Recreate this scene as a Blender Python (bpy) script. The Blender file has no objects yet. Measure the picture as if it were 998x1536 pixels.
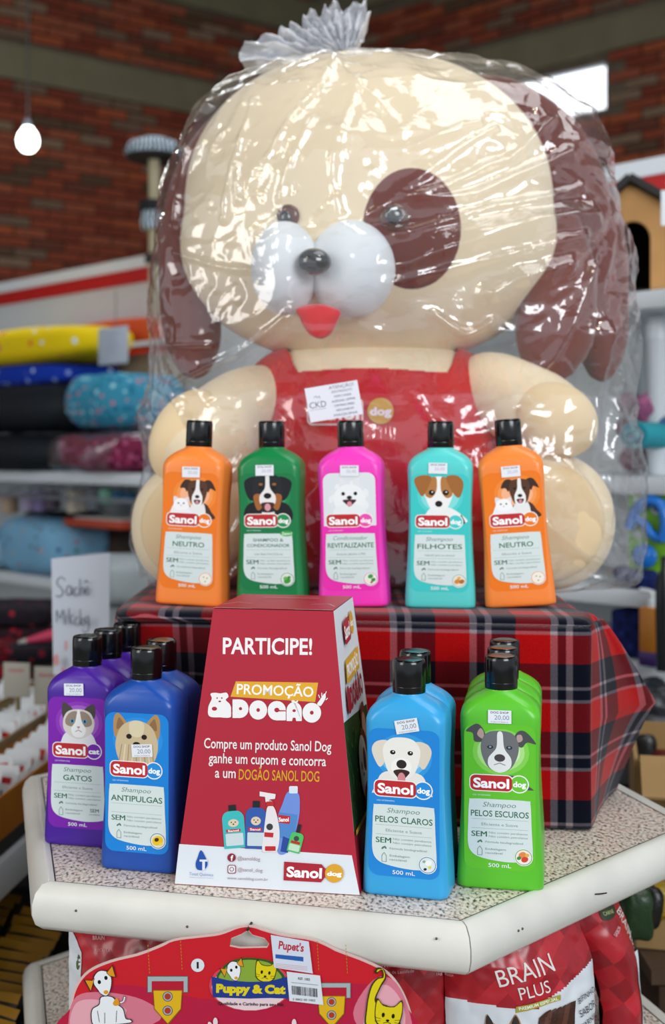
import bpy, bmesh, math, random
import numpy as np
from mathutils import Vector, Matrix, noise
from mathutils.bvhtree import BVHTree
random.seed(7)
sc = bpy.context.scene
COL = sc.collection
PI = math.pi
# ------------------------------------------------------------------ camera, world, lights, exposure
F = 1850.0          # focal length in pixels of the 998x1536 frame
EZ = 1.315          # eye height
HY = 680.0          # horizon row
cd = bpy.data.cameras.new('camera'); cam = bpy.data.objects.new('camera', cd); COL.objects.link(cam)
cam.location = (0, 0, EZ); cam.rotation_euler = (PI/2, 0, 0)
cd.sensor_fit = 'VERTICAL'; cd.sensor_height = 36; cd.sensor_width = 36*998/1536
cd.lens = F/1536*36; cd.shift_y = -(768-HY)/1536
sc.cycles.transparent_max_bounces = 24
cd.clip_start = .05; cd.clip_end = 60
cd.dof.use_dof = True; cd.dof.focus_distance = 1.17; cd.dof.aperture_fstop = 4.6
sc.camera = cam
w = bpy.data.worlds.new('world'); sc.world = w; w.use_nodes = True
bg = w.node_tree.nodes['Background']; bg.inputs[0].default_value = (.80, .90, 1.0, 1); bg.inputs[1].default_value = .55
def area(name, loc, target, sx, sy, power, col=(1, 1, 1)):
    l = bpy.data.lights.new(name, 'AREA'); l.shape = 'RECTANGLE'; l.size = sx; l.size_y = sy; l.energy = power; l.color = col
    o = bpy.data.objects.new(name, l); COL.objects.link(o); o.location = loc
    o.rotation_euler = (Vector(target)-Vector(loc)).to_track_quat('-Z', 'Y').to_euler(); return o
area('daylight_shop_front', (1.7, -1.6, 2.5), (0, 1.6, 1.2), 1.8, 1.4, 62, (.93, .97, 1))
area('fill_left', (-2.6, -0.4, 2.1), (0, 1.6, 1.2), 1.2, 1.6, 26, (1, .97, .92))  # added fill light from the left, not an actual door
area('overhead_fill', (1.0, 1.2, 3.9), (.1, 1.7, 1.0), 2.2, 1.6, 30, (.95, .98, 1))  # unseen lamp added under the closed ceiling, no roof opening there
area('overhead_fill_far', (-.6, 4.6, 4.3), (-.6, 5.6, 1.0), 2.0, 1.2, 40, (.95, .98, 1))  # another added overhead lamp, brightens the back of the hall
def point(name, loc, e, r, col):
    l = bpy.data.lights.new(name, 'POINT'); l.energy = e; l.shadow_soft_size = r; l.color = col
    o = bpy.data.objects.new(name, l); COL.objects.link(o); o.location = loc; return o
point('shop_lamp', (-1.3, .2, 2.7), 9, .04, (1, .86, .62))
point('shop_lamp', (.9, .5, 3.0), 9, .04, (1, .86, .62))
sc.view_settings.view_transform = 'Standard'; sc.view_settings.look = 'None'; sc.view_settings.gamma = 1
sc.view_settings.use_curve_mapping = False; sc.view_settings.exposure = 0.33
# ------------------------------------------------------------------ helpers
def at(px, py, Y): return Vector(((px-499)*Y/F, Y, EZ-(py-HY)*Y/F))
def onz(px, py, z):
    Y = (EZ-z)*F/(py-HY); return at(px, py, Y)
def proj(p): return (499+F*p[0]/p[1], HY+F*(EZ-p[2])/p[1])
def lin(h):
    if isinstance(h, str):
        h = h.lstrip('#'); h = h if len(h) == 6 else ''.join(c*2 for c in h); h = [int(h[i:i+2], 16)/255 for i in (0, 2, 4)]
        return tuple((c/12.92 if c <= .04045 else ((c+.055)/1.055)**2.4) for c in h)
    return tuple(h)
MC = {}
def mat(hexc, rough=.5, spec=.5, noise_=None, bump=None, sheen=0, coat=0, metal=0, emit=0, sss=0, trans=0, name=None):
    key = (hexc, rough, spec, noise_, bump, sheen, coat, metal, emit, sss, trans)
    if key in MC: return MC[key]
    m = bpy.data.materials.new(name or 'paint_'+str(hexc).strip('#')); m.use_nodes = True
    nt = m.node_tree; b = nt.nodes['Principled BSDF']; c = lin(hexc)
    b.inputs['Base Color'].default_value = (*c, 1); b.inputs['Roughness'].default_value = rough
    b.inputs['Specular IOR Level'].default_value = spec; b.inputs['Metallic'].default_value = metal
    if sheen: b.inputs['Sheen Weight'].default_value = sheen; b.inputs['Sheen Roughness'].default_value = .5
    if coat: b.inputs['Coat Weight'].default_value = coat; b.inputs['Coat Roughness'].default_value = .1
    if sss: b.inputs['Subsurface Weight'].default_value = sss; b.inputs['Subsurface Radius'].default_value = (.01, .01, .01)
    if trans: b.inputs['Transmission Weight'].default_value = trans
    if emit: b.inputs['Emission Color'].default_value = (*c, 1); b.inputs['Emission Strength'].default_value = emit
    tc = None
    if noise_ or bump: tc = nt.nodes.new('ShaderNodeTexCoord')
    if noise_:
        n = nt.nodes.new('ShaderNodeTexNoise'); n.inputs['Scale'].default_value = noise_[0]; n.inputs['Detail'].default_value = 4
        nt.links.new(tc.outputs['Object'], n.inputs['Vector'])
        mr = nt.nodes.new('ShaderNodeMapRange'); mr.inputs[3].default_value = 1-noise_[1]; mr.inputs[4].default_value = 1+noise_[1]*.5
        mr.inputs[1].default_value = .3; mr.inputs[2].default_value = .7
        nt.links.new(n.outputs[0], mr.inputs[0])
        mx = nt.nodes.new('ShaderNodeVectorMath'); mx.operation = 'SCALE'; mx.inputs[0].default_value = c
        nt.links.new(mr.outputs[0], mx.inputs['Scale']); nt.links.new(mx.outputs[0], b.inputs['Base Color'])
    if bump:
        n = nt.nodes.new('ShaderNodeTexNoise'); n.inputs['Scale'].default_value = bump[0]; n.inputs['Detail'].default_value = 3
        nt.links.new(tc.outputs['Object'], n.inputs['Vector'])
        bp = nt.nodes.new('ShaderNodeBump'); bp.inputs['Strength'].default_value = bump[1]; bp.inputs['Distance'].default_value = bump[2] if len(bump) > 2 else .002
        nt.links.new(n.outputs[0], bp.inputs['Height']); nt.links.new(bp.outputs[0], b.inputs['Normal'])
    MC[key] = m; return m
def tag(o, label=None, cat=None, group=None, kind=None):
    if label: o['label'] = label
    if cat: o['category'] = cat
    if group: o['group'] = group
    if kind: o['kind'] = kind
    return o
def thing(name, label, cat, loc=(0, 0, 0), rz=0, group=None):
    o = bpy.data.objects.new(name, None); COL.objects.link(o); o.location = loc; o.rotation_euler = (0, 0, rz); o.empty_display_size = .02
    return tag(o, label, cat, group)
def mk(name, verts, faces, mats, parent=None, smooth=False, fm=None, auto=None):
    me = bpy.data.meshes.new(name); me.from_pydata([tuple(v) for v in verts], [], [tuple(f) for f in faces])
    if not isinstance(mats, (list, tuple)): mats = [mats]
    for m in mats: me.materials.append(m)
    if fm is not None: me.polygons.foreach_set('material_index', fm)
    if smooth: me.polygons.foreach_set('use_smooth', [True]*len(me.polygons))
    me.update()
    if auto: me.set_sharp_from_angle(angle=math.radians(auto))
    o = bpy.data.objects.new(name, me); COL.objects.link(o)
    if parent: o.parent = parent
    return o
def boxdata(c, s, rz=0):
    v = []; cr, sr = math.cos(rz), math.sin(rz)
    for i in (-1, 1):
        for j in (-1, 1):
            for k in (-1, 1):
                x, y, z = i*s[0]/2, j*s[1]/2, k*s[2]/2
                v.append((c[0]+x*cr-y*sr, c[1]+x*sr+y*cr, c[2]+z))
    f = [(0, 1, 3, 2), (4, 6, 7, 5), (0, 4, 5, 1), (2, 3, 7, 6), (0, 2, 6, 4), (1, 5, 7, 3)]
    return v, f
def bx(name, c, s, m, parent=None, rz=0, bev=0, seg=2, smooth=False):
    v, f = boxdata(c, s, rz); o = mk(name, v, f, m, parent)
    if bev:
        bm = bmesh.new(); bm.from_mesh(o.data)
        bmesh.ops.bevel(bm, geom=bm.edges[:], offset=bev, segments=seg, profile=.5, affect='EDGES')
        bm.to_mesh(o.data); bm.free()
        o.data.polygons.foreach_set('use_smooth', [True]*len(o.data.polygons)); o.data.set_sharp_from_angle(angle=math.radians(40 if not smooth else 80))
    return o
def multi(name, boxes, m, parent=None):
    V = []; Fc = []
    for b in boxes:
        v, f = boxdata(*b); n = len(V); V += v; Fc += [tuple(i+n for i in q) for q in f]
    return mk(name, V, Fc, m, parent)
def rings(name, R, m, parent=None, cap=True, smooth=True, auto=50, closed=True):
    n = len(R[0]); V = [p for r in R for p in r]; Fc = []
    for i in range(len(R)-1):
        for j in range(n if closed else n-1):
            k = (j+1) % n
            Fc.append((i*n+j, i*n+k, (i+1)*n+k, (i+1)*n+j))
    if cap and closed:
        Fc.append(tuple(range(n-1, -1, -1))); Fc.append(tuple((len(R)-1)*n+j for j in range(n)))
    return mk(name, V, Fc, m, parent, smooth, auto=auto)
def lathe(name, prof, m, parent=None, c=(0, 0, 0), n=32, auto=40):
    return rings(name, [[(c[0]+r*math.cos(2*PI*j/n), c[1]+r*math.sin(2*PI*j/n), c[2]+z) for j in range(n)] for r, z in prof], m, parent, auto=auto)
def sgnpow(v, e): return math.copysign(abs(v)**e, v)
def sell(name, c, r, m, parent=None, e1=1, e2=1, nu=40, nv=24, rot=None, wob=0, seed=0):
    V = []; Fc = []
    for i in range(nv+1):
        ph = -PI/2+PI*i/nv
        for j in range(nu):
            th = 2*PI*j/nu
            cx = sgnpow(math.cos(ph), e1)
            p = Vector((r[0]*cx*sgnpow(math.cos(th), e2), r[1]*cx*sgnpow(math.sin(th), e2), r[2]*sgnpow(math.sin(ph), e1)))
            if wob:
                k = 1+wob*noise.noise((p/max(r))*1.6+Vector((seed, seed*2.1, 0))); p = p*k
            if rot: p = rot @ p
            V.append(p+Vector(c))
    for i in range(nv):
        for j in range(nu):
            k = (j+1) % nu; Fc.append((i*nu+j, i*nu+k, (i+1)*nu+k, (i+1)*nu+j))
    o = mk(name, V, Fc, m, parent, True)
    bm = bmesh.new(); bm.from_mesh(o.data); bmesh.ops.remove_doubles(bm, verts=bm.verts, dist=1e-6); bm.to_mesh(o.data); bm.free()
    return o
def catmull(P, n=8, closed=True):
    out = []; N = len(P)
    rng = range(N) if closed else range(N-1)
    for i in rng:
        if closed: p0, p1, p2, p3 = P[i-1], P[i], P[(i+1) % N], P[(i+2) % N]
        else: p0, p1, p2, p3 = P[max(i-1, 0)], P[i], P[i+1], P[min(i+2, N-1)]
        for k in range(n):
            t = k/n
            out.append(tuple(.5*((2*b)+(-a+c)*t+(2*a-5*b+4*c-d)*t*t+(-a+3*b-3*c+d)*t**3) for a, b, c, d in zip(p0, p1, p2, p3)))
    if not closed: out.append(tuple(P[-1]))
    return out
def tube(name, pts, r, m, parent=None, n=10, sm=6):
    P = [Vector(p) for p in (catmull(pts, sm, False) if sm else pts)]
    R = []; T = len(P)
    for i, p in enumerate(P):
        t = (P[min(i+1, T-1)]-P[max(i-1, 0)]).normalized(); a = t.orthogonal().normalized()
        if i:
            a = (pa-t*pa.dot(t)).normalized()
        pa = a; b = t.cross(a)
        rr = r(i/(T-1)) if callable(r) else r
        R.append([p+(a*math.cos(2*PI*j/n)+b*math.sin(2*PI*j/n))*rr for j in range(n)])
    return rings(name, R, m, parent)
def limb(name, spec, m, parent=None, n=28, sm=6):
    """loft of ellipses: spec = (x,y,z, half width across, half depth in y)"""
    S = catmull(spec, sm, False); R = []
    for i, s in enumerate(S):
        a = Vector(S[max(i-1, 0)][:3]); b = Vector(S[min(i+1, len(S)-1)][:3]); t = (b-a).normalized()
        d = Vector((0, 1, 0)); d = (d-t*d.dot(t)).normalized(); u = t.cross(d)
        R.append([Vector(s[:3])+u*s[3]*math.cos(2*PI*j/n)+d*s[4]*math.sin(2*PI*j/n) for j in range(n)])
    return rings(name, R, m, parent, auto=80)
def copy_tree(o, parent=None, loc=None, rz=None, label=None):
    c = o.copy(); COL.objects.link(c)
    if parent: c.parent = parent
    for ch in list(o.children): copy_tree(ch, c)
    if loc is not None: c.location = loc
    if rz is not None: c.rotation_euler = (c.rotation_euler[0], c.rotation_euler[1], rz)
    if label: c['label'] = label
    return c
# ---- flat print
TC = {}
def glyphs(s, bold):
    k = (s, bold)
    if k in TC: return TC[k]
    cu = bpy.data.curves.new('t', 'FONT'); cu.body = s; cu.offset = bold; cu.resolution_u = 3; cu.fill_mode = 'FRONT'
    ob = bpy.data.objects.new('t', cu); COL.objects.link(ob)
    dg = bpy.context.evaluated_depsgraph_get(); me = bpy.data.meshes.new_from_object(ob.evaluated_get(dg))
    V = [(v.co.x, v.co.y) for v in me.vertices]; Fc = [tuple(p.vertices) for p in me.polygons]
    bpy.data.objects.remove(ob); bpy.data.curves.remove(cu); bpy.data.meshes.remove(me)
    TC[k] = (V, Fc); return TC[k]
INK = {}
def ink(h, rough=.45): return mat(h, rough, .35)
class Art:
    def __init__(s, ydown=False, step=1.6e-5, z0=6e-5, rough=.45):
        s.V = []; s.F = []; s.M = []; s.mats = []; s.mi = {}; s.z = z0; s.step = step; s.d = -1 if ydown else 1; s.rough = rough
        s.f = (0, 0, 1, 0)
    def frame(s, cx=0, cy=0, k=1, rot=0): s.f = (cx, cy, k, rot)
    def P(s, x, y):
        cx, cy, k, r = s.f; c, sn = math.cos(r), math.sin(r)
        return (cx+k*(x*c-y*sn), cy+s.d*k*(x*sn+y*c)) if (s.f != (0, 0, 1, 0)) else (x, y)
    def idx(s, col):
        if col not in s.mi: s.mi[col] = len(s.mats); s.mats.append(ink(col, s.rough))
        return s.mi[col]
    def raw(s, V, Fc, col):
        n = len(s.V); s.z += s.step; s.V += [(x, y, s.z) for x, y in V]; s.F += [tuple(i+n for i in f) for f in Fc]; s.M += [s.idx(col)]*len(Fc)
    def poly(s, pts, col): s.raw([s.P(*p) for p in pts], [tuple(range(len(pts)))], col)
    def blob(s, pts, col, n=5): s.poly(catmull(pts, n), col)
    def ell(s, x, y, rx, ry, col, rot=0, n=22):
        c, sn = math.cos(rot), math.sin(rot)
        s.poly([(x+rx*math.cos(2*PI*i/n)*c-ry*math.sin(2*PI*i/n)*sn, y+rx*math.cos(2*PI*i/n)*sn+ry*math.sin(2*PI*i/n)*c) for i in range(n)], col)
    def rrect(s, x0, y0, x1, y1, r, col, n=5):
        if not isinstance(r, (tuple, list)): r = (r,)*4
        pts = []
        for (cx, cy, a), q in zip(((x1, y1, 0), (x0, y1, 90), (x0, y0, 180), (x1, y0, 270)), r):
            sx = 1 if cx == x1 else -1; sy = 1 if cy == y1 else -1
            for i in range(n+1):
                t = math.radians(a+90*i/n); pts.append((cx-sx*q+q*math.cos(t), cy-sy*q+q*math.sin(t)))
        s.poly(pts, col)
    def line(s, x0, y0, x1, y1, wd, col):
        dx, dy = x1-x0, y1-y0; L = math.hypot(dx, dy) or 1; nx, ny = -dy/L*wd/2, dx/L*wd/2
        s.poly([(x0+nx, y0+ny), (x1+nx, y1+ny), (x1-nx, y1-ny), (x0-nx, y0-ny)], col)
    def pline(s, pts, wd, col):
        for a, b in zip(pts, pts[1:]): s.line(*a, *b, wd, col)
    def text(s, t, cx, cy, h, col, width=None, bold=.0, shear=0, rot=0, align='c', persp=None):
        """cx,cy = centre of the cap height; h = cap height; width = fitted width"""
        V, Fc = glyphs(t, bold)
        if not V: return
        HV, _ = glyphs('H', bold); ch = max(v[1] for v in HV)
        x0 = min(v[0] for v in V); x1 = max(v[0] for v in V); sy = h/ch; sx = (width/(x1-x0)) if width else sy
        W = (x1-x0)*sx; ox = {'c': -W/2, 'l': 0, 'r': -W}[align]; c, sn = math.cos(rot), math.sin(rot); out = []
        for x, y in V:
            gx = (x-x0)*sx+ox; gy = y*sy-h/2; gx += shear*gy
            if s.f == (0, 0, 1, 0): out.append((cx+gx*c-gy*sn, cy+s.d*(gx*sn+gy*c)))
            else: out.append(s.P(cx+gx*c-gy*sn, cy+gx*sn+gy*c))
        s.raw(out, Fc, col)
    def build(s, name, fn, parent=None, grid=None):
        """fn(x,y,h) -> local 3-D point; grid = cell size to cut the print so that it can follow a curved face"""
        o = mk(name, s.V, s.F, s.mats, parent, fm=s.M)
        if grid:
            bm = bmesh.new(); bm.from_mesh(o.data)
            for ax in (0, 1):
                lo = min(v.co[ax] for v in bm.verts); hi = max(v.co[ax] for v in bm.verts); g = math.floor(lo/grid)*grid+grid
                while g < hi:
                    co = [0, 0, 0]; no = [0, 0, 0]; co[ax] = g; no[ax] = 1
                    bmesh.ops.bisect_plane(bm, geom=bm.verts[:]+bm.edges[:]+bm.faces[:], plane_co=co, plane_no=no, dist=1e-9); g += grid
            bm.to_mesh(o.data); bm.free()
        for v in o.data.vertices: v.co = fn(v.co.x, v.co.y, v.co.z)
        o.data.update(); return o
class Plane:
    """a real plane in the place; px(x,y) gives where the ray of a photo pixel meets it"""
    def __init__(s, O, U, V): s.O = Vector(O); s.U = Vector(U).normalized(); s.V = Vector(V).normalized(); s.N = s.U.cross(s.V).normalized()
    def px(s, x, y, h=0):
        e = Vector((0, 0, EZ)); d = at(x, y, 1)-e; t = (s.O-e).dot(s.N)/d.dot(s.N); p = e+d*t
        sg = 1 if s.N.dot(e-s.O) > 0 else -1
        return p+s.N*sg*h
# ---- animal portraits for the labels, unit about the half width of the face, y up
def pet(A, kind, cx, cy, k):
    A.frame(cx, cy, k); E = A.ell; B = A.blob
    if kind == 'lab':
        B([(-1.15, -1.9), (-1.1, -1.2), (-.7, -.6), (.7, -.6), (1.1, -1.1), (1.2, -1.9)], '#e9e6e0')
        B([(-1.3, .35), (-1.1, .75), (-.6, .8), (-.6, .2), (-.85, -.35), (-1.05, -.3)], '#e2d8c8'); B([(1.3, .35), (1.1, .75), (.6, .8), (.6, .2), (.85, -.35), (1.05, -.3)], '#ddd3c2')
        B([(-.8, .5), (-.5, .9), (0, 1), (.5, .9), (.8, .5), (.75, -.1), (.5, -.7), (0, -.95), (-.5, -.7), (-.75, -.1)], '#efece5')
        E(0, -.35, .45, .42, '#f6f4ef'); E(-.38, .3, .12, .1, '#1c1714'); E(.38, .3, .12, .1, '#1c1714'); E(-.36, .33, .03, .03, '#ffffff'); E(.4, .33, .03, .03, '#ffffff')
        B([(-.35, -.55), (0, -.45), (.35, -.55), (.2, -.8), (0, -1.05), (-.2, -.8)], '#3a2220'); E(0, -.88, .17, .28, '#d98a90'); E(0, -.22, .22, .2, '#2a2322')
    elif kind == 'pit':
        B([(-1, -1.9), (-.8, -1.2), (.6, -1.1), (1.2, -1.5), (1.4, -1.9)], '#4f5052'); B([(-.5, -1.9), (-.3, -1.2), (.4, -1.2), (.5, -1.9)], '#d9dad8')
        B([(-.6, .55), (-.75, 1.1), (-1.05, 1.3), (-1.5, .95), (-1.2, .85), (-1.1, .45)], '#4c4d50'); B([(.6, .55), (.8, 1), (1.15, 1.0), (1.6, .45), (1.2, .5), (.95, .25)], '#4c4d50')
        B([(-1.0, .8), (-.85, 1.1), (-.7, .9), (-.75, .6)], '#b99a95'); B([(1.0, .6), (.95, .85), (.75, .8), (.8, .5)], '#b99a95')
        B([(-.8, .5), (-.45, .95), (.45, .95), (.8, .5), (.8, -.1), (.5, -.75), (0, -.95), (-.5, -.75), (-.8, -.1)], '#6d6f72')
        B([(-.1, .9), (.12, .9), (.2, .2), (.5, -.3), (.45, -.75), (0, -.98), (-.45, -.75), (-.5, -.3), (-.15, .2)], '#e8e8e6')
        E(-.42, .22, .13, .09, '#23282e'); E(.42, .22, .13, .09, '#23282e'); E(-.42, .23, .06, .05, '#7fa0b0'); E(.42, .23, .06, .05, '#7fa0b0')
        E(0, -.28, .24, .18, '#4a4246'); A.pline([(-.25, -.62), (0, -.52), (.25, -.62)], .04, '#8a8a8a')
    elif kind == 'yorkie':
        B([(-.7, -1.8), (-.75, -1.0), (.7, -1.0), (.85, -1.8)], '#77756c')
        B([(-.4, .6), (-.85, 1.25), (-1.1, .95), (-1.0, .1)], '#b58b55'); B([(.4, .6), (.85, 1.25), (1.1, .95), (1.0, .1)], '#b58b55')
        B([(-.6, .7), (-.85, 1.05), (-.95, .5)], '#8d6a49'); B([(.6, .7), (.85, 1.05), (.95, .5)], '#8d6a49')
        B([(-.9, .3), (-.6, .75), (0, .95), (.6, .75), (.9, .3), (1.0, -.4), (.7, -1.15), (0, -1.4), (-.7, -1.15), (-1, -.4)], '#cdb894')
        for i in range(9): A.line(-.7+.17*i, -.2, -.85+.21*i, -1.1, .05, '#e2d6bb' if i % 2 else '#a89272')
        B([(-.35, .8), (0, .95), (.35, .8), (.3, .3), (0, .15), (-.3, .3)], '#dccfae')
        E(-.36, .18, .13, .12, '#1d1815'); E(.36, .18, .13, .12, '#1d1815'); E(0, -.2, .18, .14, '#191516')
    elif kind == 'ragdoll':
        B([(-1.0, -1.9), (-1.05, -1.1), (-.6, -.5), (.6, -.5), (1.05, -1.1), (1.1, -1.9)], '#e8e8ea')
        B([(-.95, .3), (-.95, 1.25), (-.3, .75)], '#4a4140', 3); B([(.95, .3), (.95, 1.2), (.3, .75)], '#4a4140', 3)
        B([(-.95, 0), (-.7, .65), (0, .85), (.7, .65), (.95, 0), (.75, -.6), (0, -.95), (-.75, -.6)], '#dcd6cf')
        B([(-.8, .2), (-.55, .6), (-.1, .7), (-.1, .1), (-.4, -.2), (-.75, -.1)], '#9b8878'); B([(.8, .2), (.55, .6), (.1, .7), (.1, .1), (.4, -.2), (.75, -.1)], '#9b8878')
        B([(-.06, .75), (.06, .75), (.2, .1), (.45, -.35), (.3, -.75), (0, -.85), (-.3, -.75), (-.45, -.35), (-.2, .1)], '#f2f1f0')
        E(-.38, .12, .15, .12, '#5f9cc0'); E(.38, .12, .15, .12, '#5f9cc0'); E(-.38, .12, .06, .09, '#13202a'); E(.38, .12, .06, .09, '#13202a')
        B([(-.1, -.2), (.1, -.2), (0, -.33)], '#c98f90', 3); A.pline([(-.2, -.52), (0, -.4), (.2, -.52)], .035, '#7d6d6a')
    elif kind == 'collie':
        B([(-1.1, -2.0), (-.5, -1.0), (.6, -.8), (1.1, -1.4), (1.3, -2.0)], '#4a2c20'); B([(-.6, -2.0), (-.4, -.9), (.5, -.8), (.6, -2.0)], '#eceae8')
        B([(-.5, .9), (-1.0, 1.0), (-1.35, .4), (-1.0, .35), (-.8, .1)], '#3a241d'); B([(.5, .9), (1.0, 1.0), (1.4, .25), (1.0, .4), (.8, .1)], '#3a241d')
        B([(-.75, .4), (-.5, .95), (.5, .95), (.75, .4), (.65, -.3), (.35, -.9), (-.35, -.9), (-.65, -.3)], '#55321f')
        B([(-.1, 1), (.12, 1), (.16, .3), (.4, -.3), (.3, -.95), (-.3, -.95), (-.4, -.3), (-.16, .3)], '#f0eeec')
        E(-.35, .3, .1, .09, '#160f0c'); E(.35, .3, .1, .09, '#160f0c'); E(0, -.28, .17, .13, '#1a1412'); B([(-.25, -.55), (.25, -.55), (.12, -.85), (-.12, -.85)], '#4a2020'); E(0, -.72, .12, .14, '#d88d98')
        B([(-2.0, -2.0), (-1.95, -1.3), (-1.6, -.8), (-.8, -.8), (-.5, -1.3), (-.4, -2.0)], '#f2f0f1'); B([(-1.75, -.9), (-1.8, -.3), (-1.35, -.55)], '#e5dfe2', 3); B([(-.7, -.9), (-.65, -.35), (-1.05, -.55)], '#e5dfe2', 3)
        B([(-1.8, -.9), (-1.5, -.5), (-.95, -.5), (-.65, -.9), (-.8, -1.35), (-1.6, -1.35)], '#f8f6f7'); E(-1.42, -.85, .07, .07, '#6d6a70'); E(-1.02, -.85, .07, .07, '#6d6a70'); E(-1.22, -1.03, .05, .04, '#c88')
    elif kind == 'bernese':
        B([(-1.15, -1.7), (-1.0, -.6), (1.0, -.6), (1.25, -1.7)], '#16181c'); B([(-.3, -1.7), (-.25, -.9), (.3, -.9), (.35, -1.7)], '#e9e4dc')
        B([(-.6, .9), (-1.3, .7), (-1.15, -.2), (-.8, -.4)], '#17191d'); B([(.6, .9), (1.35, .65), (1.15, -.2), (.8, -.4)], '#17191d')
        B([(-.85, .3), (-.55, 1.0), (.55, 1.0), (.85, .3), (.8, -.6), (.4, -1.1), (-.4, -1.1), (-.8, -.6)], '#1d2024')
        B([(-.8, -.2), (-.4, -.1), (-.3, -.8), (-.6, -1)], '#a4622e'); B([(.8, -.2), (.4, -.1), (.3, -.8), (.6, -1)], '#a4622e'); E(-.38, .5, .12, .07, '#a4622e'); E(.38, .5, .12, .07, '#a4622e')
        B([(-.1, 1.05), (.1, 1.05), (.14, .3), (.45, -.2), (.35, -.7), (-.35, -.7), (-.45, -.2), (-.14, .3)], '#ece9e6'); E(-.37, .28, .1, .09, '#0c0b0a'); E(.37, .28, .1, .09, '#0c0b0a')
        E(0, -.18, .22, .17, '#111'+'111'); B([(-.35, -.6), (.35, -.6), (.2, -1.0), (-.2, -1.0)], '#4a2422'); E(0, -.85, .17, .22, '#dd9aa4')
    elif kind == 'pom':
        for i in range(14):
            a = 2*PI*i/14; E(.95*math.cos(a), .9*math.sin(a)-.3, .42, .36, '#edf0f2' if i % 2 else '#e2e6ea', a)
        B([(-.6, .5), (-.65, 1.25), (-.2, .9)], '#e6e8ea', 3); B([(.6, .5), (.65, 1.25), (.2, .9)], '#e6e8ea', 3); E(0, -.25, 1.05, 1.0, '#f1f3f4'); E(0, -1.2, 1.1, .6, '#eceff1')
        E(-.4, .1, .12, .13, '#15110f'); E(.4, .1, .12, .13, '#15110f'); B([(-.45, -.35), (0, -.3), (.45, -.35), (.2, -.65), (0, -.8), (-.2, -.65)], '#3b1d1c'); E(0, -.6, .16, .17, '#e492a0'); E(0, -.17, .17, .13, '#16110f')
    elif kind == 'jack':
        B([(-.7, -1.7), (-.4, -.8), (.5, -.8), (1.2, -1.2), (1.45, -1.7)], '#eef0f0'); B([(1.2, -1.2), (1.45, -1.7), (1.25, -1.7)], '#4a3024', 3)
        B([(-.8, .3), (-.5, .85), (0, 1), (.5, .85), (.8, .3), (.7, -.3), (.35, -.95), (-.35, -.95), (-.7, -.3)], '#f3f2ee')
        B([(-.75, .2), (-.55, .8), (-.15, .95), (-.12, .2), (-.4, -.25), (-.7, -.15)], '#b5793f'); B([(.75, .2), (.55, .8), (.15, .95), (.12, .2), (.4, -.25), (.7, -.15)], '#b5793f')
        B([(-.4, .95), (-1.0, 1.05), (-1.35, .75), (-1.0, -.1), (-.75, .0)], '#a2662f'); B([(.4, .95), (1.0, 1.05), (1.35, .6), (1.15, -.2), (.8, .0)], '#a2662f')
        E(-.38, .05, .17, .16, '#19100c'); E(.38, .05, .17, .16, '#19100c'); E(-.35, .09, .04, .04, '#ffffff'); E(.41, .09, .04, .04, '#ffffff'); E(0, -.6, .2, .18, '#1a1513')
    A.frame()
def sanol(A, x0, y0, x1, y1, badge, word='dog', gold=None, rot=0):
    """red tablet with the white word and the round badge behind its right end, y up, in the current units"""
    h = y1-y0; wd = x1-x0; s = A.d
    def R(x, y): return (x0+x, y0+y)
    q = h*.33
    A.rrect(x0-h*.06, y0-h*.06, x1+h*.06, y1+h*.06, h*.36, '#f3f0ee'); r = h*.53
    A.ell(x1+r*.80, (y0+y1)/2-s*0, r*1.12, r*1.12, '#f3f0ee'); A.ell(x1+r*.80, (y0+y1)/2, r*.98, r*.98, gold or badge)
    A.rrect(x0, y0, x1, y1, h*.32, '#c0272d')
    A.text('Sanol', (x0+x1)/2, (y0+y1)/2, h*.62, '#ffffff', wd*.86, bold=.035)
    A.text(word, x1+r*.84, (y0+y1)/2, h*.36, '#ffffff', r*1.5, bold=.04)
# ------------------------------------------------------------------ the room
floor_m = mat('#8a8378', .45, .4, (3, .15)); 
tag(bx('floor', (0, 3.2, -.03), (14, 13.4, .06), floor_m), kind='structure')
mortar = mat('#5f5446', .9, .2, (9, .25), (60, .5, .004)); conc = mat('#6f6852', .9, .2, (5, .12), (40, .3, .004))
BRICKM = [mat(h, .85, .2, (30, .25), (90, .5, .003)) for h in ('#843e2a', '#743425', '#8c4a34', '#65392c', '#6d5545', '#57402f', '#7c6350', '#944a2e')]
def brickmesh(L_, H_, D_):
    v, f = boxdata((0, 0, 0), (L_, D_, H_)); me = bpy.data.meshes.new('brick'); me.from_pydata(v, [], f)
    bm = bmesh.new(); bm.from_mesh(me); fr = [e for e in bm.edges if all(q.co.y < 0 for q in e.verts)]
    bmesh.ops.bevel(bm, geom=fr, offset=.004, segments=1, affect='EDGES'); bm.to_mesh(me); bm.free(); return me
BM = []
for k, m_ in enumerate(BRICKM):
    me = brickmesh(.213, .054, .05); me.materials.append(m_); BM.append(me)
BMH = []
for k, m_ in enumerate(BRICKM):
    me = brickmesh(.100, .054, .05); me.materials.append(m_); BMH.append(me)
CX, CY = -.094, 9.12
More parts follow.
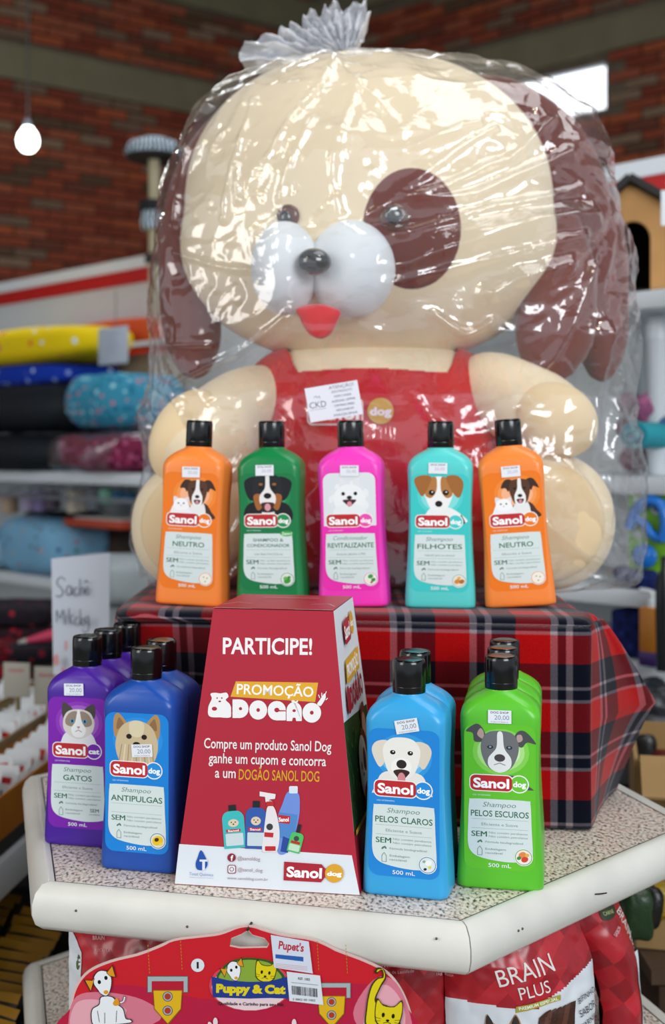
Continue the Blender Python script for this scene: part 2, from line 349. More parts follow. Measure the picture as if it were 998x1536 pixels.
def wall(name, d, n, length, holes, vis, beams):
    """d = direction away from the corner, n = towards the shop; holes in (s0,s1,z0,z1)"""
    d = Vector((*d, 0)).normalized(); n = Vector((*n, 0)).normalized(); O = Vector((CX, CY, 0)); top = 4.85
    rz = math.atan2(-n.x, n.y)+PI   # local -y looks along n
    boxes = []; cuts = sorted(holes)
    def slab(s0, s1, z0, z1): c = O+d*((s0+s1)/2)-n*.07; boxes.append(((c.x, c.y, (z0+z1)/2), (s1-s0, .12, z1-z0), math.atan2(d.y, d.x)))
    s = -.1
    for (a, b_, z0, z1) in cuts: slab(s, a, 0, top); slab(a, b_, 0, z0); slab(a, b_, z1, top); s = b_
    slab(s, length, 0, top)
    wl = multi(name, boxes, mortar); tag(wl, kind='structure')
    ang_ = math.atan2(n.y, n.x)+PI/2
    parts = 0; SV = []; SF = []; SM = []
    rows = int(top/.065)
    for r in range(rows):
        z = .035+r*.065
        if any(z0-.03 < z < z1+.03 for z0, z1 in beams): continue
        s = -.1125*(r % 2)+.01
        while s < length:
            sc_ = s+.112; hole = False
            for a, b_, z0, z1 in holes:
                if a-.09 < sc_ < b_+.09 and z0-.04 < z < z1+.04: hole = True
            if not hole and sc_ > .02:
                p = O+d*sc_+Vector((0, 0, z)); k = random.randrange(8) if random.random() > .35 else random.choice((0, 1, 2)); jut = random.uniform(-.003, .004)
                if parts < 300 and vis(sc_, z):
                    b_o = bpy.data.objects.new('brick', BM[k]); COL.objects.link(b_o); b_o.parent = wl; b_o.location = p+n*(.012+jut-.02); b_o.rotation_euler = (0, 0, ang_); parts += 1
                else:
                    v, f = boxdata(tuple(p+n*(.012+jut-.02)), (.213, .05, .054), ang_); q = len(SV); SV += v; SF += [tuple(i+q for i in g) for g in f]; SM += [k]*6
            s += .225
    o = mk('bricks', SV, SF, BRICKM, wl, fm=SM); o['kind'] = 'stuff'
    return wl, d, n, O
def beam(parent, name, d, n, O, s0, s1, z0, z1, out=.03):
    c = O+d*((s0+s1)/2)-n*(.06-out); return bx(name, (c.x, c.y, (z0+z1)/2), (s1-s0, .12, z1-z0), conc, parent, math.atan2(d.y, d.x))
wl, d, n, O = wall('wall_left', (-1.346, -1), (1, -1.346), 7.5, [], lambda s, z: s < 2.62 and z > 2.42 and z < 4.5, [(3.65, 3.86), (4.38, 4.62)])
beam(wl, 'concrete_beam', d, n, O, -.05, 7.5, 3.645, 3.865); beam(wl, 'concrete_beam', d, n, O, -.05, 7.5, 4.38, 4.62)
WS = (1.42, 2.345, 3.43, 3.725)
wr, d, n, O = wall('wall_right', (1.148, -1), (-1, -1.148), 6.5, [WS], lambda s, z: (z > 3.95 and .3 < s < 3.0) or (1.9 < s < 3.2 and 2.3 < z < 3.8), [(3.78, 3.99), (4.48, 4.66)])
beam(wr, 'concrete_beam', d, n, O, -.05, 6.5, 3.775, 3.985); beam(wr, 'concrete_beam', d, n, O, -.05, 6.5, 4.5, 4.66)
wc = O+d*((WS[0]+WS[1])/2)-n*.06; wz = (WS[2]+WS[3])/2
win = thing('window_1', None, None, wc); tag(win, kind='structure')
bx('sky_pane', (0, 0, wz), (WS[1]-WS[0], .01, WS[3]-WS[2]), mat('#f4f8ff', .5, emit=1.6), win, math.atan2(d.y, d.x))
frm = mat('#c8ccd0', .5)
for dz in (WS[2]+.008, WS[3]-.008): bx('window_frame', (-n.x*-.015, -n.y*-.015, dz), (WS[1]-WS[0], .04, .016), frm, win, math.atan2(d.y, d.x))
roofm = mat('#3d3c3a', .7, .3, (4, .2))
V = []; Fc = []; nx = 260
for i in range(nx+1):
    x = -7+14*i/nx
    for y in (-3.3, 9.9): V.append((x, y, 4.78+(.02 if i % 2 else -.02)))
for i in range(nx): Fc.append((2*i, 2*i+1, 2*i+3, 2*i+2))
ceil_ = tag(mk('ceiling', V, Fc, roofm), kind='structure')
for yy in (2.0, 4.4, 6.8): bx('steel_rafter', (0, yy, 4.66), (14, .10, .16), mat('#57524a', .7, .3), ceil_)
# ------------------------------------------------------------------ the hexagonal display table
TZ = .90
A0 = onz(84, 1322, TZ).xy; B0 = onz(690, 1381, TZ).xy
side = (B0-A0).length; ang = math.atan2(B0.y-A0.y, B0.x-A0.x)
hexv = [A0, B0]
for k in range(1, 5):
    a = ang+k*PI/3; hexv.append(hexv[-1]+Vector((math.cos(a), math.sin(a)))*side)
HC = sum(hexv, Vector((0, 0)))/6
granite = bpy.data.materials.new('speckled_granite'); granite.use_nodes = True
nt = granite.node_tree; b = nt.nodes['Principled BSDF']; tc = nt.nodes.new('ShaderNodeTexCoord')
mp = nt.nodes.new('ShaderNodeMapping'); mp.inputs['Scale'].default_value = (1, .55, 1); mp.inputs['Rotation'].default_value = (0, 0, .5); nt.links.new(tc.outputs['Object'], mp.inputs[0])
v1 = nt.nodes.new('ShaderNodeTexNoise'); v1.inputs['Scale'].default_value = 300; v1.inputs['Detail'].default_value = 1.5
r1 = nt.nodes.new('ShaderNodeValToRGB'); e = r1.color_ramp.elements; e[0].position = .31; e[0].color = (*lin('#4d4644'), 1); e[1].position = .46; e[1].color = (*lin('#cfc6bd'), 1)
x = e.new(.39); x.color = (*lin('#9a918c'), 1); x = e.new(.60); x.color = (*lin('#ece5dc'), 1)
v2 = nt.nodes.new('ShaderNodeTexNoise'); v2.inputs['Scale'].default_value = 90; r2 = nt.nodes.new('ShaderNodeValToRGB'); e = r2.color_ramp.elements
e[0].position = .42; e[0].color = (1, .97, .93, 1); e[1].position = .62; e[1].color = (.98, .86, .80, 1)
mx = nt.nodes.new('ShaderNodeMix'); mx.data_type = 'RGBA'; mx.blend_type = 'MULTIPLY'; mx.inputs[0].default_value = 1
nt.links.new(mp.outputs[0], v1.inputs['Vector']); nt.links.new(tc.outputs['Object'], v2.inputs['Vector']); nt.links.new(v1.outputs[0], r1.inputs[0]); nt.links.new(v2.outputs[0], r2.inputs[0])
nt.links.new(r1.outputs[0], mx.inputs[6]); nt.links.new(r2.outputs[0], mx.inputs[7]); nt.links.new(mx.outputs[2], b.inputs['Base Color']); b.inputs['Roughness'].default_value = .35
cream = mat('#dcdad2', .34, .5, (14, .10), (30, .12, .002)); joint = mat('#2b2624', .7)
table = thing('display_table', 'hexagonal speckled display table with thick rounded white rim, bottles and box on it', 'table', (HC.x, HC.y, 0))
def hex_slab(z, th, par, rimr=.022, rmat=cream):
    L = [p-HC for p in hexv]
    top = [(p.x, p.y, z) for p in L]; bot = [(p.x, p.y, z-th) for p in L]
    mk('table_surface' if z > .8 else 'shelf_surface', top+bot, [tuple(range(6)), tuple(range(11, 5, -1))]+[(i, i+6, (i+1) % 6+6, (i+1) % 6) for i in range(6)], granite, par)
    for i in range(6):
        a, b_ = L[i], L[(i+1) % 6]; d = (b_-a).normalized(); n = Vector((d.y, -d.x)); R = []
        prof = [(0.0012, .0005), (.006, .0022), (.014, .001), (.0205, -.006), (.0235, -.016), (.0235, -.026), (.020, -.036), (.013, -.042), (.0012, -.044)]
        for s_, e_ in ((a, 1), (b_, -1)):
            R.append([(s_.x+n.x*o+d.x*(e_*(-o*math.tan(PI/6))+e_*.0006), s_.y+n.y*o+d.y*(e_*(-o*math.tan(PI/6))+e_*.0006), z+h) for o, h in prof])
        rings('rim', R, rmat, par, auto=60)
    J = []
    mk('joint_line', [(p.x*.9995, p.y*.9995, z+.0004) for p in L]+[(p.x*1.004, p.y*1.004, z+.0004) for p in L], [(i, i+6, (i+1) % 6+6, (i+1) % 6) for i in range(6)], joint, par)
hex_slab(TZ, .018, table); hex_slab(.66, .018, table)
bx('column', (0, 0, .45), (.20, .20, .86), mat('#c9c6bf', .5), table); bx('foot', (0, 0, .02), (.6, .6, .04), mat('#8e8b86', .5), table, bev=.006)
for (x, y) in ((150, 1367), (281, 1390), (655, 1409), (850, 1322)):   # nails in the rim
    pass
# nail heads and the rusty nail on the right rim
def rimpoint(px, py, a, b_):
    d = (b_-a).normalized(); n = Vector((d.y, -d.x)); O = a+n*.0237
    return Plane((O.x, O.y, .88), (d.x, d.y, 0), (0, 0, 1)).px(px, py), Vector((n.x, n.y, 0))
for px, py, i in ((114, 1366, 0), (281, 1390, 0), (655, 1408, 0), (778, 1396, 1), (784, 1393, 1)):
    p, n = rimpoint(px, py, hexv[i], hexv[(i+1) % 6]); sell('nail_head', p-Vector((HC.x, HC.y, 0)), (.0012, .0012, .0012), mat('#5d4a36', .6), table, nu=10, nv=6)
p, n = rimpoint(905, 1338, hexv[1], hexv[2]); q, _ = rimpoint(892, 1341, hexv[1], hexv[2]); p = p-Vector((HC.x, HC.y, 0)); q = q-Vector((HC.x, HC.y, 0))
nl = tube('bent_nail', [q+n*.001, (p+q)/2+n*.003, p+n*.004], .0007, mat('#3b2c24', .6, metal=.6), table, n=8); 
# ------------------------------------------------------------------ plaid cloth over the riser
plaid = bpy.data.materials.new('red_navy_tartan_fleece'); plaid.use_nodes = True; nt = plaid.node_tree; b = nt.nodes['Principled BSDF']
tcn = nt.nodes.new('ShaderNodeTexCoord'); sp = nt.nodes.new('ShaderNodeSeparateXYZ'); nt.links.new(tcn.outputs['UV'], sp.inputs[0])
RED, NAV, WHT = (*lin('#e81034'), 1), (*lin('#2a3a5c'), 1), (*lin('#d8ccd0'), 1)
def rampn(stops, chan):
    fr = nt.nodes.new('ShaderNodeMath'); fr.operation = 'FRACT'; nt.links.new(sp.outputs[chan], fr.inputs[0])
    r = nt.nodes.new('ShaderNodeValToRGB'); r.color_ramp.interpolation = 'LINEAR'; el = r.color_ramp.elements
    pts = []; 
    for i, (p, c) in enumerate(stops):
        pe = stops[i+1][0] if i+1 < len(stops) else 1.0
        pts += [(p+.008, c), (pe-.008, c)]
    el[0].position, el[0].color = pts[0]; el[1].position, el[1].color = pts[-1]
    for p, c in pts[1:-1]: k = el.new(p); k.color = c
    nt.links.new(fr.outputs[0], r.inputs[0]); return r
wa = rampn([(0, WHT), (.09, NAV), (.19, WHT), (.275, NAV), (.57, RED)], 0)
we = rampn([(0, NAV), (.335, WHT), (.385, NAV), (.525, WHT), (.575, RED)], 1)
mx = nt.nodes.new('ShaderNodeMix'); mx.data_type = 'RGBA'; mx.inputs[0].default_value = .5; nt.links.new(wa.outputs[0], mx.inputs[6]); nt.links.new(we.outputs[0], mx.inputs[7])
nz = nt.nodes.new('ShaderNodeTexNoise'); nz.inputs['Scale'].default_value = 900; nt.links.new(tcn.outputs['Object'], nz.inputs['Vector'])
m2 = nt.nodes.new('ShaderNodeMix'); m2.data_type = 'RGBA'; m2.blend_type = 'MULTIPLY'; m2.inputs[0].default_value = .45; nt.links.new(mx.outputs[2], m2.inputs[6]); nt.links.new(nz.outputs[0], m2.inputs[7])
gm = nt.nodes.new('ShaderNodeGamma'); gm.inputs[1].default_value = 1.9; nt.links.new(m2.outputs[2], gm.inputs[0]); nt.links.new(gm.outputs[0], b.inputs['Base Color'])
b.inputs['Roughness'].default_value = .95; b.inputs['Specular IOR Level'].default_value = .1; b.inputs['Sheen Weight'].default_value = .15
bp = nt.nodes.new('ShaderNodeBump'); bp.inputs['Strength'].default_value = .4; bp.inputs['Distance'].default_value = .001; nt.links.new(nz.outputs[0], bp.inputs['Height']); nt.links.new(bp.outputs[0], b.inputs['Normal'])
RZ = 1.132
riser = bx('riser_box', (.03, 1.62, (TZ+RZ)/2), (.46, .34, RZ-TZ-.016), mat('#8a6a45', .7, noise_=(20, .2)), None, -.14)
tag(riser, 'plain box hidden under the red plaid cloth, carrying the plush dog', 'box')
PU, PV = .0885, .0745
def cloth():
    XL, XR, YF, YB = -.25, .282, 1.352, 1.80
    V = []; UV = []; rows = []
    fY = lambda x, f=0: YF+.078*(XR-x)/(XR-XL)+.036*min(1, f*3)*min(1, max(0, (-.10-x)/.06))
    # plan outline at height z, from left-back round the front to right-back
    def outline(f):   # f: 0 at top edge .. 1 at table
        z = RZ-(RZ-TZ-.003)*f
        pts = []
        lf = .01+.03*f
        pts.append((XL-lf-.02*f, YB)); pts.append((XL-lf-.03*f, YF+.22)); pts.append((XL-lf*.6, fY(XL, f)+.03)); pts.append((XL+.02, fY(XL+.02, f)-.003*f))
        n = 14
        for i in range(1, n): 
            x = XL+.02+(XR-XL-.03)*i/n
            pts.append((x, fY(x, f)-.003*f+.0025*math.sin(i*1.9+2*f)*f))
        pts.append((XR-.004, YF+.002)); 
        # fold at the right front corner
        if f < .5: t = f/.5; tx = XR+.020+(.385-XR-.020)*t**.9; ty = YF+.05+(.075)*t
        else: t = (f-.5)/.5; tx = .385+(.345-.385)*t**.8; ty = YF+.125+.03*t
        cx, cy = XR+.004, YF+.012
        pts.append((cx, cy)); pts.append((cx+(tx-cx)*.35, cy+(ty-cy)*.42)); pts.append((cx+(tx-cx)*.7, cy+(ty-cy)*.78)); pts.append((tx-.004, ty-.006)); pts.append((tx, ty)); pts.append((tx-.006, ty+.010))
        pts.append((tx+(XR-tx)*.55, ty+.05)); pts.append((XR+.03*f+.012, ty+.12)); pts.append((XR+.012+.03*f+.012*math.sin(3+f*3), YB))
        return [(p[0], p[1], z) for p in pts]
    NF = 30
    for k in range(NF+1):
        f = k/NF; o = outline(f); c = catmull(o, 6, False)
        if f == 0: n = len(c)
        rows.append(c)
    # rounded over the top edge, then the flat top: shrink the outline inwards
    cx, cy = .015, 1.62
    topr = []
    for s, dz in ((.02, .004), (.012, .0015)): pass
    base = rows[0]; up = []
    for s, dz in ((.995, .004), (.985, .0075), (.965, .0095), (.93, .010), (.6, .010), (.05, .010)):
        up.append([(cx+(x-cx)*s, cy+(y-cy)*s, z+dz-.010+.0) for x, y, z in base])
    rows = [[(x, y, z-.010) for x, y, z in r] if i == 0 else r for i, r in enumerate(rows)]
    allr = up[::-1]+rows
    # uv: u by arc length of a fixed row, v by path down
    ref = rows[NF//3]; u = [0]
    for a, b_ in zip(ref, ref[1:]): u.append(u[-1]+math.hypot(b_[0]-a[0], b_[1]-a[1]))
    i0 = min(range(len(ref)), key=lambda i: abs(ref[i][0]-.1527)+abs(ref[i][1]-fY(ref[i][0]))*3)   # a white pair starts at the column seen at 715 px
    u0 = u[i0]
    fi = next(i for i in range(len(ref)) if ref[i][0] > XR-.001)
    Vv = []; U = []
    for ri, r in enumerate(allr):
        for j, p in enumerate(r):
            x, y, z = p
            if ri < len(up): 
                uu = (x-.1527)/PU if ri < len(up)-3 else (u[j]-u0)/PU
                vv = -( (YF-y)/PV) if 0 else ((y-YF)/PV)*-1
                uu = (x-.1527)/PU if abs(y-fY(x)) < .1 or ri < len(up)-2 else (u[j]-u0)/PU
                vv = -(y-fY(x))/PV
            else:
                d = RZ-z; sh = 0
                if j > fi: sh = min(1, (u[j]-u[fi])/.05)*d*.28
                uu = (u[j]-u0+sh)/PU; vv = d/PV
            Vv.append(p); U.append((uu, vv+.347))
    n = len(base); Fc = []
    for i in range(len(allr)-1):
        for j in range(n-1): Fc.append((i*n+j, i*n+j+1, (i+1)*n+j+1, (i+1)*n+j))
    o = mk('plaid_cloth', Vv, Fc, plaid, None, True)
    uvl = o.data.uv_layers.new(name='UVMap')
    for lp in o.data.loops: uvl.data[lp.index].uv = U[lp.vertex_index]
    sd = o.modifiers.new('thick', 'SOLIDIFY'); sd.thickness = .0015; sd.offset = -1
    tag(o, 'red and navy tartan fleece cloth draped over the riser with a corner fold at right', 'cloth')
cloth()
# ------------------------------------------------------------------ shampoo bottles
blackcap = mat('#08090b', .18, .6)
def bottle_mesh():
    prof = [(0.0, .0365, .0205), (.0015, .0385, .0225), (.005, .0392, .0235), (.02, .0388, .0235), (.045, .0374, .0235), (.075, .0358, .0235), (.105, .0350, .0235), (.13, .0353, .0235), (.15, .0361, .0235),
            (.160, .0363, .0235), (.167, .0358, .0232), (.173, .0340, .0225), (.178, .0300, .021), (.1815, .0255, .0192), (.184, .0210, .0178), (.1858, .0180, .0165), (.187, .0160, .0158), (.1905, .0150, .0150)]
    R = []
    pr = catmull(prof, 3, False)
    for z, a, bb in pr:
        a *= 1+.05*min(1, max(0, (.19-z)/.02)); bb *= 1+.06*min(1, max(0, (.19-z)/.02)); t = max(0, min(1, (z-.165)/.022)); r = .0095*(1-t)+min(a, bb)*t*.999; r = min(r, min(a, bb)*.999); ring = []
        for sx, sy, a0 in ((1, -1, -90), (1, 1, 0), (-1, 1, 90), (-1, -1, 180)):
            for i in range(8):
                th = math.radians(a0+90*i/7); ring.append((sx*(a-r)+r*math.cos(th), sy*(bb-r)+r*math.sin(th), z))
        R.append(ring)
    return R
BR = bottle_mesh()
LW, LH, LB = 31.5, 138, .0195     # label half width mm, height mm, base height m
def bottle_label(bg1, bg2, glow, kind, title, line1='Shampoo', sub='Eficiente e Suave', brand2='dog', emblem=None, inkc='#2f6b4c', psx=0, psy=0, pk=15):
    A = Art(step=1.1e-5)
    A.rrect(-LW, 0, LW, LH, (9, 9, 9, 9), bg1)
    if glow:
        for i, g in enumerate(glow): A.ell(psx*.5+1, 112, 25-4*i, 22-4*i, g)
    if kind == 'pom': A.rrect(-LW+2.5, 70, LW-2.5, LH, (9, 9, 1, 1), '#dfe4e8')
    pet(A, kind, psx, 113+psy, pk)
    A.rrect(-LW+.1, 64, LW-.1, 77, 0, bg1)
    if not glow: A.rrect(-LW+2.5, 76, LW-2.5, 80, 0, '#dfe4e8')
    sanol(A, -26, 75, 11, 89.5, bg2, brand2)
    A.text('USO VETERINÁRIO', -24, 70.6, 1.3, '#dfe9ef', 16, align='l')
    A.poly(catmull([(-27, 64), (-24, 66.7), (0, 67), (24, 66.7), (27, 64), (28, 42), (29, 15), (26, 10), (8, 7.8), (-14, 10.5), (-24, 15), (-28, 24), (-28, 42)], 6), '#d8e3e2')
    if not line1: A.ell(21, 67, 7.5, 3.4, '#3aa84a'); A.text('2em1', 21, 67, 3.4, '#e8f4e8', 11, bold=.02, shear=.2)
    else: A.text(line1, 0, 61.8, 4.4, '#5e8476', 29 if len(line1) < 9 else 38, shear=.28)
    if isinstance(title, tuple):
        A.text(title[0], 0, 59.5, 3.6, inkc, 34, bold=.012); A.text(title[1], 0, 53, 3.6, inkc, 48, bold=.012)
    else: A.text(title, 0, 53.2, 5.6, inkc, min(51, 6.1*len(title)), bold=.014)
    A.line(-25, 47.8, 25, 47.8, .3, '#93aba3'); A.text(sub, 0, 43, 2.6, '#789088', 32)
    A.line(-25, 39, 25, 39, .3, '#93aba3')
    for q in (0, .35): A.text('SEM', -25+q, 33.6, 5.0, inkc, 13.5, align='l')
    A.text('Não contém parabenos', -9.5, 35.3, 1.9, '#7f978f', 34, align='l'); A.text('Não contém petrolatos', -9.5, 31.7, 1.9, '#7f978f', 34, align='l')
    A.ell(-18.5, 26.3, 1.7, .8, '#4f7c68', .8); A.ell(-16.4, 26.8, 1.6, .8, '#4f7c68', 2.2)
    A.text('Fórmula biodegradável', -12.5, 26.3, 2.0, '#7f978f', 33, align='l')
    A.pline([(-19.5, 13.5), (-19.5, 19), (-17.5, 22), (-15.5, 19), (-15.5, 13.5), (-19.5, 13.5)], .5, '#6f9184')
    A.text('Embalagem', -12.5, 19.6, 1.9, '#7f978f', 18, align='l'); A.text('reciclável', -12.5, 15.9, 1.9, '#7f978f', 15, align='l')
    A.text('500 mL', 0, 4.4, 3.6, '#eef4f6', 20, bold=.01)
    if emblem:
        A.ell(21, 13.5, 8.3, 8.3, '#e6ecec'); A.ell(21, 13.5, 7.5, 7.5, emblem[0]); A.ell(21, 13.5, 6.9, 6.9, emblem[1])
        for (ex, ey, er, ec) in emblem[2]: A.ell(21+ex, 13.5+ey, er, er*.8, ec, .5)
    elif brand2 == 'cat':
        A.text('SEM', 18, 20, 3.6, inkc, 9); A.text('petrolatos', 18, 16, 1.5, '#7f978f', 11)
    return A
def tagart(price=True, brand='DOG SHOP'):
    A = Art(step=1.5e-5); A.rrect(-11, -6.3, 11, 6.3, .5, '#e9ecf2'); A.text(brand, 0, 4.1, 2.0, '#5a4a5c', 17, bold=.02)
    if price: A.text('20,00', 2, -.6, 4.2, '#7d88a5', 14); A.text('P.00127/00010', 0, -4.9, 1.2, '#8d93a3', 16)
    else: A.text('20,00', 2, -.6, 3.6, '#b9a9c9', 12)
    return A
def make_bottle(col, lab, tagpos=None, price=True, rough=.3, group=None):
    t = thing('shampoo_bottle', 'x', 'shampoo bottle', group=group)
    body = rings('body', BR, mat(col, rough, .45, sss=.0, bump=(160, .05, .0008)), t, auto=80)
    cap = lathe('cap', [(.0152, .1875), (.0158, .1885), (.0158, .2155), (.0153, .2185), (.0143, .2195), (.0138, .2185)], blackcap, t, n=40)
    lid = rings('flip_disc', [[(.0134*math.cos(2*PI*j/28), .0134*math.sin(2*PI*j/28)*1.0, .2180+dz+(.0018*math.sin(2*PI*j/28))) for j in range(28)] for dz in (-.002, 0)], blackcap, cap)
    lathe('seam_ring', [(.01585, .1935), (.01600, .194), (.01585, .1945)], blackcap, cap, n=40)
    if lab: lab.build('label', lambda x, y, h: Vector((x*.00107, -.02493-h, LB+y*.001)), t)
    if tagpos:
        tx, tz, tr = tagpos; c, s_ = math.cos(tr), math.sin(tr)
        tagart(price).build('price_sticker', lambda x, y, h: Vector(((tx+x*c-y*s_)*.001, -.02493-.0010-h, (tz+x*s_+y*c)*.001)), t)
    return t
G = {}
def emb(ring, base, L): return (ring, base, L)
orange = bottle_label('#f27a12', '#f27a12', ['#f6882b', '#f79a55', '#f8b48a'], 'collie', 'NEUTRO', emblem=emb('#ee7a1c', '#f3efe2', [(-2, 2, 1, '#b8a53a'), (2, 1, 1, '#b8a53a'), (0, -3, 1, '#b8a53a')]), psx=8, psy=1, pk=15)
green = bottle_label('#0f7a44', '#179150', ['#1b8650', '#3b9c6b'], 'bernese', ('SHAMPOO &', 'CONDICIONADOR'), line1='', sub='com Aloe Anti-Odores', emblem=emb('#22804a', '#dfe9dd', [(0, -2, 4, '#3f9b3d'), (-2, 1, 2.5, '#69b849'), (2, 2, 2, '#2f8b39')]), psy=2, pk=20)
pink = bottle_label('#f02fb2', '#f04fb0', None, 'pom', 'REVITALIZANTE', line1='Condicionador', sub='Amoras, Jasmim e Mel', emblem=emb('#d95fa8', '#eef0ea', [(0, 3, 3, '#3f9b3d'), (3, -1, 2.6, '#3f8b3d'), (1, -4, 1.6, '#c44a2e'), (-3, -2, 2, '#f5e9d0')]), psy=-1, pk=17)
pink.V = pink.V; 
teal = bottle_label('#3bc9c6', '#46cdca', ['#54d2cf', '#84dfdc'], 'jack', 'FILHOTES', sub='Indicado para uso semanal', emblem=emb('#3fb7b4', '#e8e2d0', [(-2, -1, 3.2, '#d58b2c'), (3, -1, 3, '#b96a1e'), (0, 3, 2, '#e5ad4f')]), psx=-1, psy=2, pk=20)
blue = bottle_label('#1384da', '#1c8fe0', ['#2590e0', '#57adea', '#8fcaf0'], 'yorkie', 'ANTIPULGAS', sub='', emblem=emb('#1b4f9a', '#dfe7d0', [(0, 0, 5.6, '#f0c51e'), (-1, 1, 2.3, '#4a2a12'), (3, -3, 2, '#f4d84a')]), psy=-2, pk=21)
purple = bottle_label('#7e1eae', '#7a22b4', ['#8f35ba', '#a85fca', '#c794d8'], 'ragdoll', 'GATOS', brand2='cat', psx=1, psy=-2, pk=17.5)
lblue = bottle_label('#1b86d8', '#1d8ee0', ['#2f9ae0', '#6cb9e8', '#a6d6f0'], 'lab', 'PELOS CLAROS', emblem=emb('#3d6f9e', '#dde8ea', [(1, 2, 3, '#f3f4f2'), (-3, 3, 1.5, '#8fb08a'), (2, -2, 1.6, '#d8d46a'), (-2, -4, 1.5, '#2b2420')]), psx=-2, psy=-3, pk=20.5)
lime = bottle_label('#64c42c', '#6cc832', ['#84d252', '#aee08a', '#cdebb4'], 'pit', 'PELOS ESCUROS', emblem=emb('#5a9a3a', '#f0eadf', [(-1, 2, 3.6, '#e88a4a'), (1, -2, 3.2, '#d8432e'), (3, 2, 2, '#e9b24c'), (-4, -1, 2, '#3f8b3d')]), psx=0, psy=-1, pk=20)
# pink label has a pale photo field
pf = Art(step=1.1e-5, z0=2e-5)
def place(t, px_l, py_l, z, yaw, lean=0, label='', group=None, dx=0):
    fl = onz(px_l, py_l, z) if dx == 0 else dx
    R = Matrix.Rotation(yaw, 3, 'Z'); o = fl-R @ Vector((-.0405, -.0240, 0))
    t.location = o; t.rotation_euler = (0, lean, yaw); t['label'] = label
    if group: t['group'] = group
    return t
def behind(t, n, yaw, labels, skew=(0, 0), gap=.0482):
    for i in range(1, n+1):
        c = copy_tree(t, label=labels[i-1]); R = Matrix.Rotation(yaw, 3, 'Z')
        c.location = t.location+R @ Vector((skew[0]*i, gap*i, 0))
        for ch in c.children:
            if ch.name.startswith('price'): pass
D = math.radians
gt = 'shampoo bottles on the speckled table'; gr = 'shampoo bottles on the plaid riser'
b1 = place(make_bottle('#4a1f9a', purple, (-4, 166, .03), group=gt), 64, 1266, TZ, D(-13), label='purple cat shampoo bottle GATOS, front one of its file at the far left')
behind(b1, 2, D(-13), ['purple cat shampoo bottle second in the file behind GATOS', 'purple cat shampoo bottle at the back of its file, farthest left cap'][:2], (.002, 0), .0502)
b2 = place(make_bottle('#1c4ea8', blue, (6, 121, .07), group=gt), 149, 1303, TZ, D(-14), label='dark blue shampoo bottle ANTIPULGAS with terrier label, left of the red box')
behind(b2, 1, D(-14), ['dark blue shampoo bottle standing behind ANTIPULGAS'], (-.004, 0), .0502)
b3 = place(make_bottle('#36a3dd', lblue, (3, 161, .2), group=gt), 543, 1341, TZ, D(-15), label='sky blue shampoo bottle PELOS CLAROS with white dog, right of the red box')
behind(b3, 1, D(-15), ['sky blue shampoo bottle directly behind PELOS CLAROS'], (-.004, 0), .0502)
b4 = place(make_bottle('#5cc02e', lime, (0, 165, .0), group=gt), 686, 1331, TZ, D(-11), label='lime green shampoo bottle PELOS ESCUROS with grey dog, front of its file')
behind(b4, 2, D(-11), ['lime green shampoo bottle second in the file behind PELOS ESCUROS', 'lime green shampoo bottle third and last in the file by the plaid cloth'], (-.001, 0), .0502)
RT = RZ+.0015
b5 = place(make_bottle('#f8893a', orange, (0, 158, .02), False, group=gr), 231, 909, RT, D(-12), D(2.3), 'orange shampoo bottle NEUTRO at the left end of the plaid riser')
b6 = place(make_bottle('#128246', green, (-3, 161, .0), False, group=gr), 354, 910, RT, D(-10), D(-.8), 'dark green shampoo bottle SHAMPOO & CONDICIONADOR on the riser behind the red box')
b7 = place(make_bottle('#f43fbe', pink, (1, 160, -.03), False, group=gr), 478, 911, RT, D(-9), D(-1.6), 'bright pink conditioner bottle REVITALIZANTE with fluffy white dog')
b8 = place(make_bottle('#56cfcb', teal, (-2, 164, -.02), False, group=gr), 608, 912, RT, D(-8), D(0), 'turquoise shampoo bottle FILHOTES with brown and white puppy')
b9 = copy_tree(b5); place(b9, 729, 913, RT, D(-9), D(-4.2), 'orange shampoo bottle NEUTRO leaning at the right end of the plaid riser')
for bb in (b5, b6, b7, b8, b9): bb.location.z = RT+.0385*abs(math.sin(bb.rotation_euler[1]))*1.0
